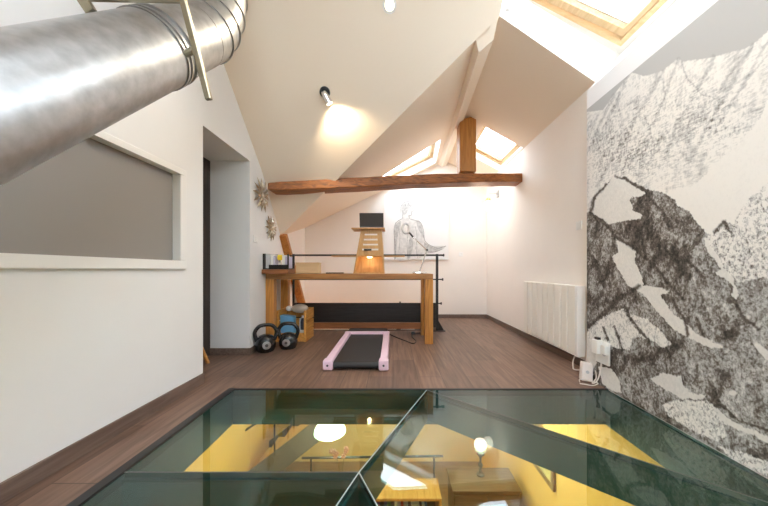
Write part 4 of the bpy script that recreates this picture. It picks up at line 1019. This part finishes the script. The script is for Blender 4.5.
# sockets and adapters at the mural foot
def onm(px, py): d = F*XM/(px-CX); return d, H+(CY-py)*d/F
so = thing('socket_block', 'white wall socket block on the mural low near the radiator', 'socket', (XM, 2.25, .30))
d0, z0 = onm(598,362); d1, z1 = onm(611,342)
m = MB(); m.box((XM-.022,d1,z0+.01),(XM-.003,d0,z1-.01)); m.build('plate', 'white', so, bevel=.004)
m = MB(); m.lathe((XM-.022,(d0+d1)/2-.03,(z0+z1)/2),[(.022,0),(.022,.003)],(-1,0,0)); m.build('socket_face', 'paper2', so)
ad = thing('plug_adapter', 'white plug adapter in the wall socket block on the mural', 'adapter', (XM-.05,2.27,.34))
m = MB(); m.box((XM-.075,2.25,.265),(XM-.023,2.315,.375)); m.build('body', 'white', ad, bevel=.008)
m = MB(); m.box((XM-.06,2.262,.375),(XM-.035,2.30,.392)); m.build('button', 'black', ad)
ad = thing('night_plug', 'smaller white plug in the wall socket block, nearer the viewer', 'plug', (XM-.04,2.20,.3))
m = MB(); m.box((XM-.06,2.185,.275),(XM-.023,2.235,.345)); m.build('body', 'white', ad, bevel=.008)
pb = thing('power_brick', 'cream charger box leaning at the foot of the mural corner', 'charger', (1.615,2.42,0))
m = MB(); m.hexa([(1.555,2.39,.005),(1.63,2.36,.001),(1.64,2.42,.001),(1.565,2.45,.005),(1.575,2.41,.155),(1.645,2.38,.15),(1.652,2.43,.15),(1.585,2.46,.155)]); m.build('body', 'cream', pb, bevel=.01, seg=3)
m = MB(); m.lathe((1.60,2.385,.08),[(.012,0),(.012,.005)],(-.4,-.9,0)); m.build('dial', 'paper2', pb)
cable('charger_cable', [(1.655,2.37,.10),(1.635,2.335,.05),(1.60,2.33,.012),(1.63,2.32,.03),(1.645,2.30,.12),(1.64,2.28,.25)], .005, 'cable_w', 'white charger cable rising from the floor to the mural socket')
cable('tangled_cable', [(1.52,2.36,.008),(1.535,2.385,.02),(1.57,2.35,.03),(1.63,2.31,.02),(1.58,2.29,.008),(1.53,2.31,.01),(1.50,2.33,.008)], .004, 'cable_w', 'tangled white cable lying around the charger box')

# stool in the door recess
stl = thing('wooden_stool', 'small wooden stool in the door recess with one leg showing', 'stool', (-1.83,2.70,0))
m = MB(); m.lathe((-1.86,2.56,.42),[(.0,0),(.12,.002),(.125,.02),(.12,.03)]) ; m.build('seat', 'stairwood', stl, smooth=True)
for k, (dx, dy) in enumerate(((.03,.30),(-.10,.20),(.04,-.06),(-.10,-.06))):
    m = MB(); m.tube([(-1.86+dx*.3,2.57+dy*.3,.42),(-1.86+dx,2.57+dy,.0)], [.015,.017], 10); m.build('leg', 'stairwood', stl, smooth=True)

# ------------------------------------------------------------------ light
wd_ = D.worlds.new('sky'); bpy.context.scene.world = wd_; wd_.use_nodes = True
nt = wd_.node_tree; bg = nt.nodes['Background']
tc = nt.nodes.new('ShaderNodeTexCoord'); ns = nt.nodes.new('ShaderNodeTexNoise'); ns.inputs['Scale'].default_value = 2.5; ns.inputs['Detail'].default_value = 5
rp = nt.nodes.new('ShaderNodeValToRGB'); rp.color_ramp.elements[0].color = (.66,.83,1,1); rp.color_ramp.elements[1].color = (.90,.955,1,1); rp.color_ramp.elements[0].position = .35; rp.color_ramp.elements[1].position = .6
nt.links.new(tc.outputs['Generated'], ns.inputs['Vector']); nt.links.new(ns.outputs['Fac'], rp.inputs['Fac']); nt.links.new(rp.outputs['Color'], bg.inputs['Color'])
bg.inputs['Strength'].default_value = 10.0

# ------------------------------------------------------------------ camera
cam = D.cameras.new('camera'); co = D.objects.new('camera', cam); C.objects.link(co)
co.location = (0, 0, H); co.rotation_euler = (math.pi/2, 0, 0)
cam.sensor_width = 36; cam.lens = F/768*36; cam.shift_x = -(CX-384)/768; cam.shift_y = (CY-253)/768; cam.clip_start = .02
bpy.context.scene.camera = co
sc_ = bpy.context.scene
sc_.view_settings.view_transform = 'Standard'; sc_.view_settings.look = 'None'; sc_.view_settings.gamma = 1; sc_.view_settings.use_curve_mapping = False
sc_.view_settings.exposure = 0.26
sc_.cycles.max_bounces = 14; sc_.cycles.diffuse_bounces = 8; sc_.cycles.transparent_max_bounces = 16; sc_.cycles.glossy_bounces = 6
sc_.cycles.use_denoising = True; sc_.cycles.sample_clamp_indirect = 6
